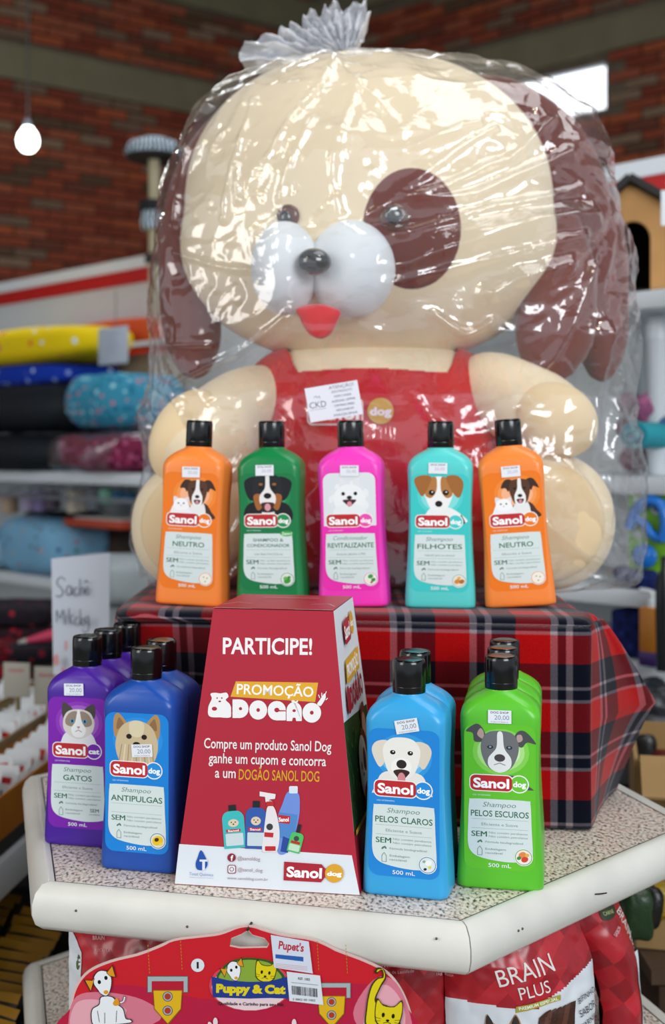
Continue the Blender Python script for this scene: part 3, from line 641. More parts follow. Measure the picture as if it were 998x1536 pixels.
# ------------------------------------------------------------------ red promotion box
def promo():
    BL = onz(262, 1326, TZ+.0005); BRt = onz(540, 1343, TZ+.0005); ex = (BRt-BL); wd = ex.length; ex.normalize(); ey = Vector((-ex.y, ex.x, 0)); H = .262; wt = .120; ins = (wd-wt)/2
    c = (BL+BRt)/2+ey*wd/2
    t = thing('promotion_box', 'red and white tapered cardboard promotion box PARTICIPE between the bottle files', 'box', c)
    def P(sx, sy, top, g=0): k = (wt if top else wd)/2+g; return ex*sx*k+ey*sy*k+Vector((0, 0, H if top else 0))
    redm = mat('#b01f35', .42, .4, bump=(300, .05, .0004)); whm = mat('#dfe4ea', .45); 
    V = [P(-1, -1, 0), P(1, -1, 0), P(1, 1, 0), P(-1, 1, 0), P(-1, -1, 1), P(1, -1, 1), P(1, 1, 1), P(-1, 1, 1)]
    mk('carton', V, [(0, 1, 5, 4), (1, 2, 6, 5), (2, 3, 7, 6), (3, 0, 4, 7), (4, 5, 6, 7), (3, 2, 1, 0)], [redm, whm], t, fm=[0, 1, 0, 0, 0, 0])
    # lid with tabs
    z1 = Vector((0, 0, .0008))
    mk('lid_panel', [P(-1, -1, 1)+z1, P(1, -1, 1)+z1, P(1, 1, 1)+z1, P(-1, 1, 1)+z1], [(0, 1, 2, 3)], redm, t)
    A = Art(); hh = wt/2
    A.line(-hh, -hh, -hh*.35, -hh, .0012, '#e5dcdc'); A.line(hh*.35, -hh, hh, -hh, .0012, '#e5dcdc')
    for s in (-1, 1):
        A.pline([(s*hh*.95, -hh*.55), (s*hh*.78, -hh*.2), (s*hh*.5, -hh*.35)], .0012, '#d9bcbc')
    A.pline(catmull([(-.03, .012), (-.012, .022), (.012, .022), (.03, .012)], 5, False), .0012, '#7d1626'); A.line(-.03, .03, .03, .03, .001, '#d9bcbc')
    A.build('lid_slots', lambda x, y, h: ex*x+ey*y+Vector((0, 0, H+.001+h)), t)
    pl = Plane(c+P(-1, -1, 0), ex, (P(-1, -1, 1)+P(1, -1, 1)-P(-1, -1, 0)-P(1, -1, 0)))
    A = Art(ydown=True, step=1.4e-5, z0=1e-4)
    A.poly([(269, 1266), (528, 1283), (540, 1342.5), (262.3, 1325.5)], '#dde3ea')
    A.text('PARTICIPE!', 401.5, 969, 24, '#f3eeee', 134, bold=.022, rot=-.01)
    A.poly([(354, 1022), (477.5, 1024), (473, 1053), (346, 1045)], '#e2a92c'); A.text('PROMOÇÃO', 413, 1035.5, 15, '#fbf6ee', 115, bold=.015, rot=-.04)
    # DOGAO in fat letters
    W = '#f0eeee'; K = '#b01f35'
    def fat(x0, x1, yc, r, kind):
        cx = (x0+x1)/2; rx = (x1-x0)/2
        if kind == 'O': A.ell(cx, yc, rx, r, W); A.ell(cx, yc, rx*.2, r*.2, K)
        if kind == 'D': A.rrect(x0, yc-r, x1, yc+r, (r*.95, .5, .5, r*.95), W); A.ell(cx, yc, rx*.2, r*.17, K)
        if kind == 'G': A.rrect(x0, yc-r, x1, yc+r, (1, r*.9, r*.9, r*.9) if 0 else (1, r*.9, r*.9, r*.9), W); A.ell(cx, yc-1, rx*.28, r*.24, K); A.poly([(cx-1, yc+1.2), (cx-1, yc-1), (x1+.5, yc-.6), (x1+.5, yc+.9)], K); A.poly([(cx+rx*.28, yc-1), (cx+4, yc-4), (cx+6, yc-1)], W)
        if kind == 'A': A.rrect(x0, yc-r, x1, yc+r, (1, 1, r*.9, r*.9), W); A.ell(cx, yc-1, rx*.22, r*.15, K); A.poly([(cx-3, yc+r), (cx-2, yc+r-5), (cx+2, yc+r-5), (cx+3, yc+r)], K)
    fat(349, 373, 1063, 14, 'D'); fat(374, 401, 1065, 14.5, 'O'); fat(402, 429, 1066, 14.5, 'G'); fat(430, 453, 1067, 14.5, 'A'); fat(454, 482, 1069, 15, 'O')
    A.blob([(437, 1052), (440, 1050), (444, 1052), (447, 1050), (447, 1053), (443, 1055), (439, 1053)], W, 3)
    A.blob([(476, 1056), (480, 1050), (487, 1040), (489, 1046), (485, 1054), (481, 1059)], W, 3)
    for q in ((480, 1047, 478, 1042), (483, 1045, 483, 1039), (488, 1042, 490, 1037), (489, 1050, 492, 1047)): A.line(*q, 1.2, W)
    # little dog beside the letters
    A.blob([(314, 1074), (313, 1060), (318, 1048), (316, 1041), (322, 1039), (331, 1040), (340, 1039), (343, 1045), (339, 1050), (346, 1058), (347, 1075), (330, 1076)], W); A.ell(322, 1063, 4, 3, K); A.ell(326, 1047, 1.2, 1.2, K); A.ell(333, 1047, 1.2, 1.2, K); A.ell(330, 1052, 2, 1.3, K); A.line(347.5, 1049, 347.5, 1075, 1, K)
    for i, (tx, x, y, wd_, cc) in enumerate((('Compre um produto Sanol Dog', 402, 1117, 191, '#efe6e6'), ('ganhe um cupom e concorra', 401.5, 1139, 176, '#efe6e6'), ('a um', 338.5, 1159, 31, '#efe6e6'), ('DOGÃO SANOL DOG', 419, 1163, 121, '#dd9f2b'))):
        A.text(tx, x, y, 15 if i != 3 else 15.5, cc, wd_, bold=.012, rot=-.028)
    # product picture group
    def mini(cx, by, wd_, ht, col, k=None, rot=0, cap='#1d2024'):
        A.frame(cx, by, 1, rot)
        A.rrect(-wd_*.17, ht*.84, wd_*.17, ht, 1, cap); A.rrect(-wd_/2, 0, wd_/2, ht*.86, (wd_*.35, wd_*.35, 1, 1), col); A.rrect(-wd_*.4, ht*.06, wd_*.4, ht*.34, 1.5, '#c9d8dc'); A.rrect(-wd_*.36, ht*.37, wd_*.3, ht*.44, .8, '#c0272d'); A.text('Sanol', -1, ht*.405, ht*.045, '#ffffff', wd_*.5, bold=.02)
        A.ell(0, ht*.58, wd_*.24, ht*.09, '#dccbb0'); A.ell(-wd_*.09, ht*.6, 1, 1, '#222222'); A.ell(wd_*.09, ht*.6, 1, 1, '#222222'); A.ell(0, ht*.555, 1.3, 1, '#222222'); A.frame()
    A.blob([(417, 1278), (420, 1245), (417, 1226), (424, 1206), (432, 1188), (448, 1190), (450, 1214), (447, 1235), (441, 1255), (430, 1279)], '#6f8fd8'); A.rrect(434, 1179, 447, 1190, 2, '#d9e1ee'); A.poly([(419, 1218), (447, 1222), (441, 1262), (419, 1256)], '#4f86c8'); A.poly([(418, 1222), (436, 1224), (435, 1236), (418, 1234)], '#c0272d'); A.text('Sanol', 426, 1229, 6, '#ffffff', 15, bold=.03); A.poly([(421, 1277), (425, 1254), (439, 1260), (432, 1279)], '#28479a')
    mini(353.5, 1272, 33, 65, '#3bb9ba', rot=.08); mini(383.5, 1273, 31, 72, '#3159a8', rot=-.02)
    A.blob([(394, 1276), (396, 1250), (399, 1225), (402, 1210), (411, 1210), (417, 1228), (420, 1252), (416, 1276), (405, 1277)], '#e6e0e2'); A.poly([(390, 1187), (414, 1191), (413, 1198), (404, 1199), (403, 1210), (410, 1211), (411, 1203), (399, 1203), (398, 1195), (390, 1194)], '#e9e3e4'); A.rrect(400, 1202, 411, 1209, 1, '#c0272d'); A.poly([(397, 1248), (411, 1249), (410, 1256), (397, 1255)], '#c0272d'); A.ell(405, 1240, 5, 5, '#3a3b40'); A.rrect(398, 1269, 414, 1276, 1, '#c0272d')
    A.frame(440, 1278, 1, -.25); A.rrect(-2.5, 29, 2.5, 43, 1, '#20232a'); A.rrect(-10, 0, 10, 30, (6, 6, 1, 1), '#4bbf62'); A.rrect(-8, 2, 8, 12, 1, '#bfe0c4'); A.rrect(-7, 13, 7, 17, 1, '#c0272d'); A.ell(0, 21, 4, 4, '#444444'); A.frame()
    # footer
    A.blob([(302, 1275), (309, 1286), (312, 1296), (307, 1304), (297, 1304), (294, 1296), (297, 1286)], '#1d4fa8'); A.poly([(300, 1289), (312, 1289), (312, 1292), (308, 1292), (308, 1305), (304, 1305), (304, 1292), (300, 1292)], '#dde3ea')
    A.text('Total Química', 302.5, 1311, 4.4, '#8ba3cf', 36, rot=-.05); A.text('Indústria e Comércio de Cosméticos', 303, 1316, 1.7, '#a6b6d4', 36, rot=-.05)
    A.ell(348, 1286, 6.3, 6.3, '#8e2034'); A.text('f', 348.5, 1286.5, 8, '#f0f0f2', bold=.04); A.rrect(342, 1297, 354.5, 1310, 3, '#8e2034'); A.rrect(343.1, 1298.1, 353.4, 1308.9, 2.4, '#dde3ea'); A.ell(348.2, 1303.5, 3.4, 3.4, '#8e2034'); A.ell(348.2, 1303.5, 2.4, 2.4, '#dde3ea')
    A.text('@sanoldog', 374, 1287.5, 5.3, '#a48b95', 34, rot=-.04); A.text('@sanol_dog', 376, 1304.5, 5.3, '#a48b95', 37, rot=-.04); A.text('www.sanoldog.com.br', 372, 1317.5, 4.2, '#a48b95', 61, rot=-.04)
    A.poly([(427, 1292), (483, 1296), (489, 1303), (488, 1316), (482, 1323), (426, 1320)], '#ab1f31'); A.ell(502, 1309.5, 14, 14, '#dba22a'); A.text('Sanol', 457, 1308, 15, '#ffffff', 53, bold=.035, rot=-.05); A.text('dog', 502, 1310, 6.5, '#ffffff', 22, bold=.05, rot=-.03)
    o = A.build('front_print', lambda x, y, h: pl.px(x, y, h)-c, t)
    # right side
    pr = Plane(c+P(1, -1, 0), ey, (P(1, -1, 1)+P(1, 1, 1)-P(1, -1, 0)-P(1, 1, 0)))
    U = pr.U; Vv = pr.V; Nn = U.cross(Vv).normalized(); Nn = Nn if Nn.dot(ex) > 0 else -Nn; O = P(1, -1, 0)
    SH = (P(1, 1, 1)+P(1, -1, 1)-P(1, -1, 0)-P(1, 1, 0)).length/2
    A = Art(step=1.4e-5, z0=1e-4)
    def edge(v): k = ins*(v/SH); return k, wd-k
    def quad(v0, v1, col): a, b_ = edge(v0); c_, d_ = edge(v1); A.poly([(a, v0), (b_, v0), (d_, v1), (c_, v1)], col)
    quad(0, SH*.22, '#9c1a2c')
    a, b_ = edge(SH*.22); c_, d_ = edge(SH*.6); A.poly([(a, SH*.20), (b_, SH*.20), (d_, SH*.56), (c_, SH*.60)], '#274a1c')
    random.seed(3)
    for i in range(150):
        v = SH*random.uniform(.24, .55); e0, e1 = edge(v); u = random.uniform(e0+.006, e1-.006); A.ell(u, v, .0035, .0012, random.choice(['#3c6b25', '#1d3a14', '#4f8530', '#2f5a1f']), random.uniform(0, 3), 6)
    quad(SH*.205, SH*.222, '#e0a21e')
    # photograph: a child hugging a spotted plush puppy (small print)
    A.ell(.118, .132, .012, .016, '#c99478'); A.blob([(.104, .135), (.108, .155), (.128, .156), (.132, .13), (.126, .146), (.112, .147)], '#6b4128'); A.ell(.10, .10, .027, .034, '#6d2f20'); A.ell(.09, .098, .025, .032, '#cfc3ae'); A.ell(.099, .104, .008, .012, '#6d2f20'); A.ell(.094, .10, .003, .004, '#161212'); A.ell(.078, .102, .003, .004, '#161212'); A.ell(.085, .088, .010, .008, '#e8e8e6'); A.ell(.085, .092, .003, .002, '#161212'); A.ell(.097, .066, .022, .016, '#a31d26')
    def st(cx, cy, th): return cx, cy
    A.frame(.092, SH*.905, 1, .06); sanol_rr = (A.rrect(-.030, -.012, .008, .012, .006, '#b3202f'), A.ell(.020, .002, .012, .012, '#dba22a'), A.text('Sanol', -.011, 0, .013, '#ffffff', .032, bold=.03), A.text('dog', .020, .002, .006, '#ffffff', .017, bold=.03))
    A.frame(.09, SH*.765, 1, .03); A.poly([(-.045, -.011), (.038, -.011), (.045, .011), (-.038, .011)], '#e2a92c'); A.text('PROMOÇÃO', 0, 0, .012, '#ffffff', .07, bold=.03)
    A.frame(.09, SH*.665, 1, .03); 
    for i, ch in enumerate('DOGÃO'): A.text(ch, -.028+i*.0165, 0, .020, '#a31d26', .0158, bold=.06)
    A.blob([(-.053, -.01), (-.05, .01), (-.044, .014), (-.038, .01), (-.036, -.01)], '#a31d26')
    A.frame()
    A.build('side_print', lambda x, y, h: O+U*x+Vv*y+Nn*h, t)
promo()
# ------------------------------------------------------------------ giant plush dog
fluff = lambda h: mat(h, .95, .15, (6, .05), (700, .35, .0012), sheen=.35)
CRM, PCH, BRN, RDF, WHF = fluff('#efdcbc'), fluff('#ecd2a8'), fluff('#6e3025'), fluff('#c8141e'), fluff('#e4e9ee')
PY = 1.74
PO = at(553, 880, 1.70); PO.z = RZ+.002
plush = thing('plush_dog', 'giant cream plush dog with brown ears and red overalls, wrapped in clear plastic', 'plush toy', (PO.x, PY, RZ+.002))
PL = plush.location.copy()
def L(px, py, Y): return at(px, py, Y)-Vector(PL)
hc = L(553, 318, PY); ha, hb, hd = 279/F*PY*.985, 232/F*PY*.985, .19
def head_mesh():
    V = []; Fc = []; nu, nv = 72, 44
    for i in range(nv+1):
        ph = -PI/2+PI*i/nv
        for j in range(nu):
            th = 2*PI*j/nu; cz = abs(math.cos(ph))**.86
            x = ha*cz*sgnpow(math.cos(th), .92); y = hd*cz*sgnpow(math.sin(th), .95); z = hb*sgnpow(math.sin(ph), .86)
            zz = z/hb
            x *= 1+.05*max(0, -zz)-.05*max(0, zz)**2
            if zz < 0: x *= 1+.04*math.sin(-zz*PI)
            V.append(Vector((x, y, z))+hc)
    for i in range(nv):
        for j in range(nu):
            k = (j+1) % nu; Fc.append((i*nu+j, i*nu+k, (i+1)*nu+k, (i+1)*nu+j))
    return V, Fc
hv, hf = head_mesh(); head = mk('head', hv, hf, CRM, plush, True)
bvh = BVHTree.FromPolygons(hv, hf)
def surf(px, py, lift=.002):
    o = Vector((0, 0, EZ))-Vector(PL); d = (at(px, py, 1)-Vector((0, 0, EZ))).normalized(); h = bvh.ray_cast(o, d)
    if h[0] is None: return None
    n = h[1]; n = n if n.dot(d) < 0 else -n
    return h[0]+n*lift
def patch(name, cx, cy, rx, ry, m, lift=.003, rot=0, par=None, dome=0):
    V = [surf(cx, cy, lift+dome)]; nr, na = 10, 48; Fc = []
    for i in range(1, nr+1):
        t = i/nr
        for j in range(na):
            a = 2*PI*j/na; x, y = rx*t*math.cos(a), ry*t*math.sin(a)
            l = lift+dome*math.sqrt(max(0, 1-t*t)) if i < nr else -.002
            V.append(surf(cx+x*math.cos(rot)-y*math.sin(rot), cy+x*math.sin(rot)+y*math.cos(rot), l))
    for j in range(na): Fc.append((0, 1+j, 1+(j+1) % na))
    for i in range(nr-1):
        for j in range(na): k = (j+1) % na; Fc.append((1+i*na+j, 1+(i+1)*na+j, 1+(i+1)*na+k, 1+i*na+k))
    return mk(name, V, Fc, m, par or head, True)
patch('eye_patch', 618, 343, 77, 95, BRN, .003)
gl = mat('#060505', .08, .8, coat=.5); irs = mat('#5a2a14', .15, .6)
pe = patch('eye', 591, 326, 24, 22, irs, .003, dome=.006); patch('pupil', 590, 325, 15, 15, gl, .006, dome=.006)
patch('eye', 433, 324, 17, 18, irs, .003, dome=.006); patch('pupil', 431, 328, 10, 12, gl, .006, dome=.006)
mz = 1.575
def puff(px, py, rx, ry, m, Y=mz, dd=.06): return sell('muzzle', L(px, py, Y), (rx/F*Y, dd, ry/F*Y), m, head, nu=40, nv=26)
puff(428, 402, 52, 70, WHF); puff(528, 403, 66, 74, WHF)
sell('nose', L(471, 393, mz-.062), (25/F*mz, .018, 20/F*mz), gl, head, nu=28, nv=16)
tg = []
TO = [(446, 462), (450, 478), (458, 494), (470, 505), (484, 508), (497, 500), (506, 484), (510, 466), (480, 456)]
tpts = catmull(TO, 5); Yt = 1.525
R = [[L(478+(x-478)*k, 480+(y-480)*k, Yt+dy) for x, y in tpts] for k, dy in ((.0, -.007), (.5, -.006), (.9, -.003), (1, .002), (.9, .008))]
rings('tongue', R, fluff('#d81a24'), head)
# ears
ye = 1.75
def ear(pts, m, nm='ear'):
    return limb(nm, [(*L(x, y, Y), wx/F*Y, dp) for x, y, Y, wx, dp in pts], m, head)
ear([(400, 142, 1.78, 10, .02), (352, 190, 1.78, 34, .03), (308, 262, 1.77, 44, .035), (282, 350, 1.76, 42, .035), (283, 440, 1.74, 44, .035), (290, 510, 1.73, 42, .03), (292, 555, 1.72, 24, .02), (292, 568, 1.72, 5, .006)], BRN)
ear([(705, 118, 1.78, 6, .015), (762, 152, 1.78, 34, .03), (826, 225, 1.77, 56, .038), (862, 310, 1.76, 58, .04), (880, 390, 1.75, 62, .04), (893, 455, 1.73, 50, .035), (902, 515, 1.71, 40, .03), (903, 560, 1.7, 20, .02), (903, 572, 1.7, 4, .006)], BRN)
ear([(850, 330, 1.72, 20, .02), (850, 400, 1.70, 44, .032), (838, 460, 1.675, 58, .035), (832, 510, 1.66, 58, .033), (836, 545, 1.655, 44, .028), (842, 566, 1.655, 20, .014), (844, 571, 1.655, 5, .005)], BRN, 'ear_flap')
# torso, overalls, arms, feet
tc_ = L(556, 695, 1.74); tr = (.19, .135, .170)
torso = sell('torso', tc_, tr, CRM, plush, .6, .95, 48, 36)
def overalls():
    V = []; Fc = []; nu, nv = 300, 240; tr2 = [r*1.03 for r in tr]
    for i in range(nv+1):
        ph = -PI/2+PI*i/nv
        for j in range(nu):
            th = 2*PI*j/nu; cx = sgnpow(math.cos(ph), .6)
            V.append(Vector((tr2[0]*cx*sgnpow(math.cos(th), .95), tr2[1]*cx*sgnpow(math.sin(th), .95), tr2[2]*sgnpow(math.sin(ph), .6)))+tc_)
    for i in range(nv):
        for j in range(nu):
            k = (j+1) % nu; q = (i*nu+j, i*nu+k, (i+1)*nu+k, (i+1)*nu+j)
            c = sum((V[a] for a in q), Vector())/4+Vector(PL); x, y = proj(c)
            q_ = min(1, max(0, (abs(x-559)-112)/26)); ne = 556+4*math.sin(x*.02)-52*q_*q_*(3-2*q_)
            if y > ne and not (c.y < PY and (x < 385 and y < 600 or x > 735 and y < 600)): Fc.append(q)
    o = mk('overalls', V, Fc, RDF, plush, True); sd = o.modifiers.new('t', 'SOLIDIFY'); sd.thickness = .004; return o
ov = overalls()
limb('arm', [(*L(425, 590, 1.72), .02, .03), (*L(400, 597, 1.70), .045, .05), (*L(362, 612, 1.665), .052, .055), (*L(325, 650, 1.64), .06, .055), (*L(295, 700, 1.62), .055, .05), (*L(288, 728, 1.62), .02, .02)], CRM, plush)
limb('arm', [(*L(690, 575, 1.72), .02, .03), (*L(722, 577, 1.70), .045, .05), (*L(765, 596, 1.665), .055, .055), (*L(815, 625, 1.64), .057, .055), (*L(852, 652, 1.62), .045, .04), (*L(872, 665, 1.62), .016, .016)], CRM, plush)
sell('paw', L(283, 655, 1.615), (.048, .03, .066), PCH, plush, rot=Matrix.Rotation(.5, 3, 'Y'))
sell('paw', L(835, 630, 1.605), (.056, .035, .048), PCH, plush, rot=Matrix.Rotation(.5, 3, 'Y'))
for s, x, y, rx, ry in ((-1, 291, 789, 93, 97), (1, 822, 782, 100, 103)):
    limb('leg', [(*L(556+s*70, 800, 1.74), .06, .06), (*L(556+s*150, 795, 1.72), .075, .075), (*L(x, y, 1.665), .08, .08), (*L(x, y, 1.65), .05, .03)][::1], RDF, plush)
    sell('foot', L(x, y, 1.64), (rx/F*1.64, .062, ry/F*1.64), CRM, plush, .95, .95, 44, 28); sell('sole', L(x, y+2, 1.598), (rx/F*1.6*.86, .026, ry/F*1.6*.86), PCH, plush, nu=40)
# badge on the bib
tb = BVHTree.FromPolygons([v.co for v in ov.data.vertices], [tuple(p.vertices) for p in ov.data.polygons])
def osurf(px, py, lift):
    o = Vector((0, 0, EZ))-Vector(PL); d = (at(px, py, 1)-Vector((0, 0, EZ))).normalized(); h = tb.ray_cast(o, d); n = h[1]; n = n if n.dot(d) < 0 else -n
    return h[0]+n*(.002+lift)
A = Art(ydown=True, step=3e-5); A.rrect(462, 598, 545, 638, 8, '#e8d6dc'); A.rrect(464, 600, 543, 636, 7, '#c0202c'); A.text('Sanol', 504, 618, 22, '#f0e6ea', 70, bold=.03)
A.ell(571, 617, 19.5, 19.5, '#c9993a'); A.text('dog', 571, 617, 12, '#eadcf0', 32, bold=.04)
A.build('bib_badge', lambda x, y, h: osurf(x, y, h+.001), ov, grid=8)
# ------------------------------------------------------------------ clear bag around the plush
FILM_F0 = .10
film = bpy.data.materials.new('clear_plastic_film'); film.use_nodes = True; nt = film.node_tree; nt.nodes.clear()
out = nt.nodes.new('ShaderNodeOutputMaterial'); tr_ = nt.nodes.new('ShaderNodeBsdfTransparent'); tr_.inputs[0].default_value = (.985, .985, .985, 1)
gs = nt.nodes.new('ShaderNodeBsdfGlossy'); gs.inputs['Roughness'].default_value = .13; gs.inputs[0].default_value = (1, 1, 1, 1)
df = nt.nodes.new('ShaderNodeBsdfDiffuse'); df.inputs[0].default_value = (.9, .93, 1, 1)
geo = nt.nodes.new('ShaderNodeNewGeometry'); fr = nt.nodes.new('ShaderNodeVectorMath'); fr.operation = 'DOT_PRODUCT'; nt.links.new(geo.outputs['Incoming'], fr.inputs[0])
def mth(op, a, b_=None):
    q = nt.nodes.new('ShaderNodeMath'); q.operation = op; q.use_clamp = op == 'ADD'
    nt.links.new(a, q.inputs[0])
    if b_ is not None: q.inputs[1].default_value = b_
    return q.outputs[0]
frv = mth('ADD', mth('MULTIPLY', mth('POWER', mth('SUBTRACT', mth('MULTIPLY', mth('ABSOLUTE', fr.outputs['Value']), -1), -1), 4), .75), FILM_F0)
m1 = nt.nodes.new('ShaderNodeMixShader'); m2 = nt.nodes.new('ShaderNodeMixShader'); m2.inputs[0].default_value = .035
tcn = nt.nodes.new('ShaderNodeTexCoord'); n1 = nt.nodes.new('ShaderNodeTexNoise'); n1.inputs['Scale'].default_value = 22; n1.inputs['Detail'].default_value = 3; n1.inputs['Distortion'].default_value = .8
nt.links.new(tcn.outputs['Object'], n1.inputs['Vector']); bp = nt.nodes.new('ShaderNodeBump'); bp.inputs['Strength'].default_value = .35; bp.inputs['Distance'].default_value = .01
nt.links.new(n1.outputs[0], bp.inputs['Height'])
nt.links.new(bp.outputs[0], gs.inputs['Normal']); nt.links.new(bp.outputs[0], fr.inputs[1])
nt.links.new(tr_.outputs[0], m2.inputs[1]); nt.links.new(df.outputs[0], m2.inputs[2]); nt.links.new(frv, m1.inputs[0]); nt.links.new(m2.outputs[0], m1.inputs[1]); nt.links.new(gs.outputs[0], m1.inputs[2]); nt.links.new(m1.outputs[0], out.inputs[0])
SIL = [(90, 498, 520), (96, 470, 560), (106, 420, 650), (122, 372, 765), (150, 322, 835), (190, 290, 884), (250, 262, 910), (320, 243, 927), (400, 233, 940), (500, 229, 947), (600, 228, 950), (690, 220, 951), (760, 200, 951), (820, 200, 950), (858, 216, 942), (876, 240, 922), (884, 300, 880)]
STREAK = [([(720, 185), (660, 205), (620, 222)], 4), ([(745, 190), (700, 215), (640, 260), (560, 320)], 3), ([(830, 180), (800, 205), (770, 235), (730, 250), (660, 285), (620, 295)], 4.5), ([(850, 232), (810, 250), (760, 270), (700, 295), (630, 300)], 5), ([(870, 280), (820, 300), (740, 312), (680, 330), (600, 352)], 4),
          ([(880, 325), (820, 335), (740, 352), (660, 375), (600, 398)], 13), ([(870, 358), (800, 372), (720, 392), (640, 412), (590, 425)], 7), ([(845, 398), (800, 408), (760, 425), (735, 440)], 12), ([(885, 400), (870, 440), (840, 505), (800, 560)], 5), ([(900, 500), (890, 560), (880, 620), (872, 660)], 11), ([(925, 560), (915, 640), (905, 720), (915, 800)], 6),
          ([(265, 575), (310, 550), (370, 520), (430, 475)], 3.5), ([(270, 380), (330, 400), (380, 405)], 3), ([(250, 518), (320, 515)], 2.5), ([(300, 190), (280, 240), (262, 330)], 4), ([(355, 250), (358, 300)], 4), ([(470, 180), (440, 240), (420, 300)], 3), ([(540, 120), (500, 240), (510, 320)], 3), ([(380, 150), (350, 240), (335, 330)], 3), ([(505, 95), (590, 180), (600, 230)], 3), ([(505, 95), (450, 160), (400, 240)], 3),
          ([(225, 620), (238, 720), (225, 800)], 4), ([(845, 700), (880, 740), (905, 800)], 6), ([(820, 790), (870, 830), (915, 850)], 5), ([(650, 470), (700, 500), (740, 480)], 4), ([(560, 540), (520, 600), (500, 640)], 3), ([(620, 590), (650, 630), (690, 660)], 3)]
def bag():
    na, nh = 560, 400; ys = np.array([s[0] for s in SIL], float); xl = np.array([s[1] for s in SIL], float); xr = np.array([s[2] for s in SIL], float)
    tt = np.linspace(0, 1, nh); yy = 90+(884-90)*(tt**1.25*.35+tt*.65)
    XLc = np.interp(yy, ys, xl); XRc = np.interp(yy, ys, xr)
    k = np.ones(9)/9
    YC = 1.72
    Dm = np.interp(yy, [90, 100, 130, 180, 260, 400, 520, 600, 700, 860, 884], [.01, .06, .13, .19, .225, .240, .225, .185, .178, .175, .15])
    th = 2*PI*np.arange(na)/na; co = np.cos(th); si = np.sin(th); ex_ = .80
    cx = (XLc+XRc)/2; wx = (XRc-XLc)/2
    X = ((cx-499)[:, None]+wx[:, None]*np.sign(co)*np.abs(co)**ex_)*YC/F
    Y = YC+Dm[:, None]*np.sign(si)*np.abs(si)**ex_
    Z = np.repeat((EZ-(yy-HY)*YC/F)[:, None], na, 1)
    P = np.stack([X, Y, Z], -1)
    du = np.roll(P, -1, 1)-np.roll(P, 1, 1); dv = np.gradient(P, axis=0); N = np.cross(dv, du); N /= np.linalg.norm(N, axis=-1, keepdims=True)+1e-12
    C = np.array([0, YC, 0]); s = np.sign(((P-np.array([(cx.mean()-499)*YC/F, YC, Z.mean()]))*N).sum(-1, keepdims=True)); N *= s
    px = 499+F*P[..., 0]/P[..., 1]; py = HY+F*(EZ-P[..., 2])/P[..., 1]
    d = np.zeros(px.shape)
    front = P[..., 1] < YC+.05
    for pts, wd in STREAK:
        best = np.full(px.shape, 1e9)
        pts = catmull(pts, 4, False) if len(pts) > 2 else pts
        for i in range(len(pts)-1):
            (ax, ay), (bx_, by) = pts[i], pts[i+1]; vx, vy = bx_-ax, by-ay; l2 = vx*vx+vy*vy+1e-6
            t_ = np.clip(((px-ax)*vx+(py-ay)*vy)/l2, 0, 1); dd = np.hypot(px-ax-t_*vx, py-ay-t_*vy); best = np.minimum(best, dd)
        d += np.where(front, .0105*np.exp(-np.abs(best/(wd*1.5))**1.5)*wd/5, 0)
    # crumple
    nzv = np.zeros(px.shape)
    for i in range(nh):
        for j in range(na):
            p = P[i, j]; v = Vector((p[0]*1.0, p[1], p[2]))
            a = noise.noise(v*9); b_ = noise.noise(v*21+Vector((5, a*1.5, 2))); c_ = noise.noise(v*47+Vector((a*2, b_*2, 9)))
            nzv[i, j] = .010*a+.0070*(.35-abs(b_))*1.0+.0018*(.3-abs(c_))
    amp = np.interp(yy, [90, 110, 200, 884], [.15, .5, 1, 1])[:, None]
    side_amp = np.clip(1.0+.6*np.abs(co)[None, :], 0, 2)
    # gathered pleats near the knot
    pl = np.interp(yy, [90, 130, 240], [1, .6, 0])[:, None]*.006*np.sin(th*19+.6*np.sin(th*5))[None, :]
    P = P+N*((d+nzv*side_amp)*amp+pl)[..., None]
    # keep the film off the bottles standing in front
    low = P[..., 2] < 1.365
    P[..., 1] = np.where(low & (P[..., 1] < 1.512), 1.512+(P[..., 1]-1.512)*.15, P[..., 1])
    P[..., 2] = np.maximum(P[..., 2], RZ+.004)
    V = P.reshape(-1, 3); me = bpy.data.meshes.new('film')
    idx = np.arange(nh*na).reshape(nh, na); a = idx[:-1]; b_ = np.roll(idx, -1, 1)[:-1]; c = np.roll(idx, -1, 1)[1:]; d_ = idx[1:]
    Fq = np.stack([a, b_, c, d_], -1).reshape(-1, 4)
    me.vertices.add(len(V)); me.vertices.foreach_set('co', (V-np.array([PO.x, PY, PL.z])).ravel()); me.loops.add(Fq.size); me.loops.foreach_set('vertex_index', Fq.ravel())
    me.polygons.add(len(Fq)); me.polygons.foreach_set('loop_start', np.arange(0, Fq.size, 4)); me.polygons.foreach_set('loop_total', np.full(len(Fq), 4)); me.polygons.foreach_set('use_smooth', np.ones(len(Fq), bool)); me.update(); me.validate()
    me.materials.append(film)
    t = thing('plastic_bag', 'clear crinkled plastic bag tied at the top around the plush dog', 'bag', PL)
    o = bpy.data.objects.new('film', me); COL.objects.link(o); o.parent = t
    return t
bagt = bag()
film2 = film.copy(); film2.name = 'gathered_plastic_film'
for n_ in film2.node_tree.nodes:
    if n_.type == 'MIX_SHADER' and not n_.inputs[0].is_linked: n_.inputs[0].default_value = .45
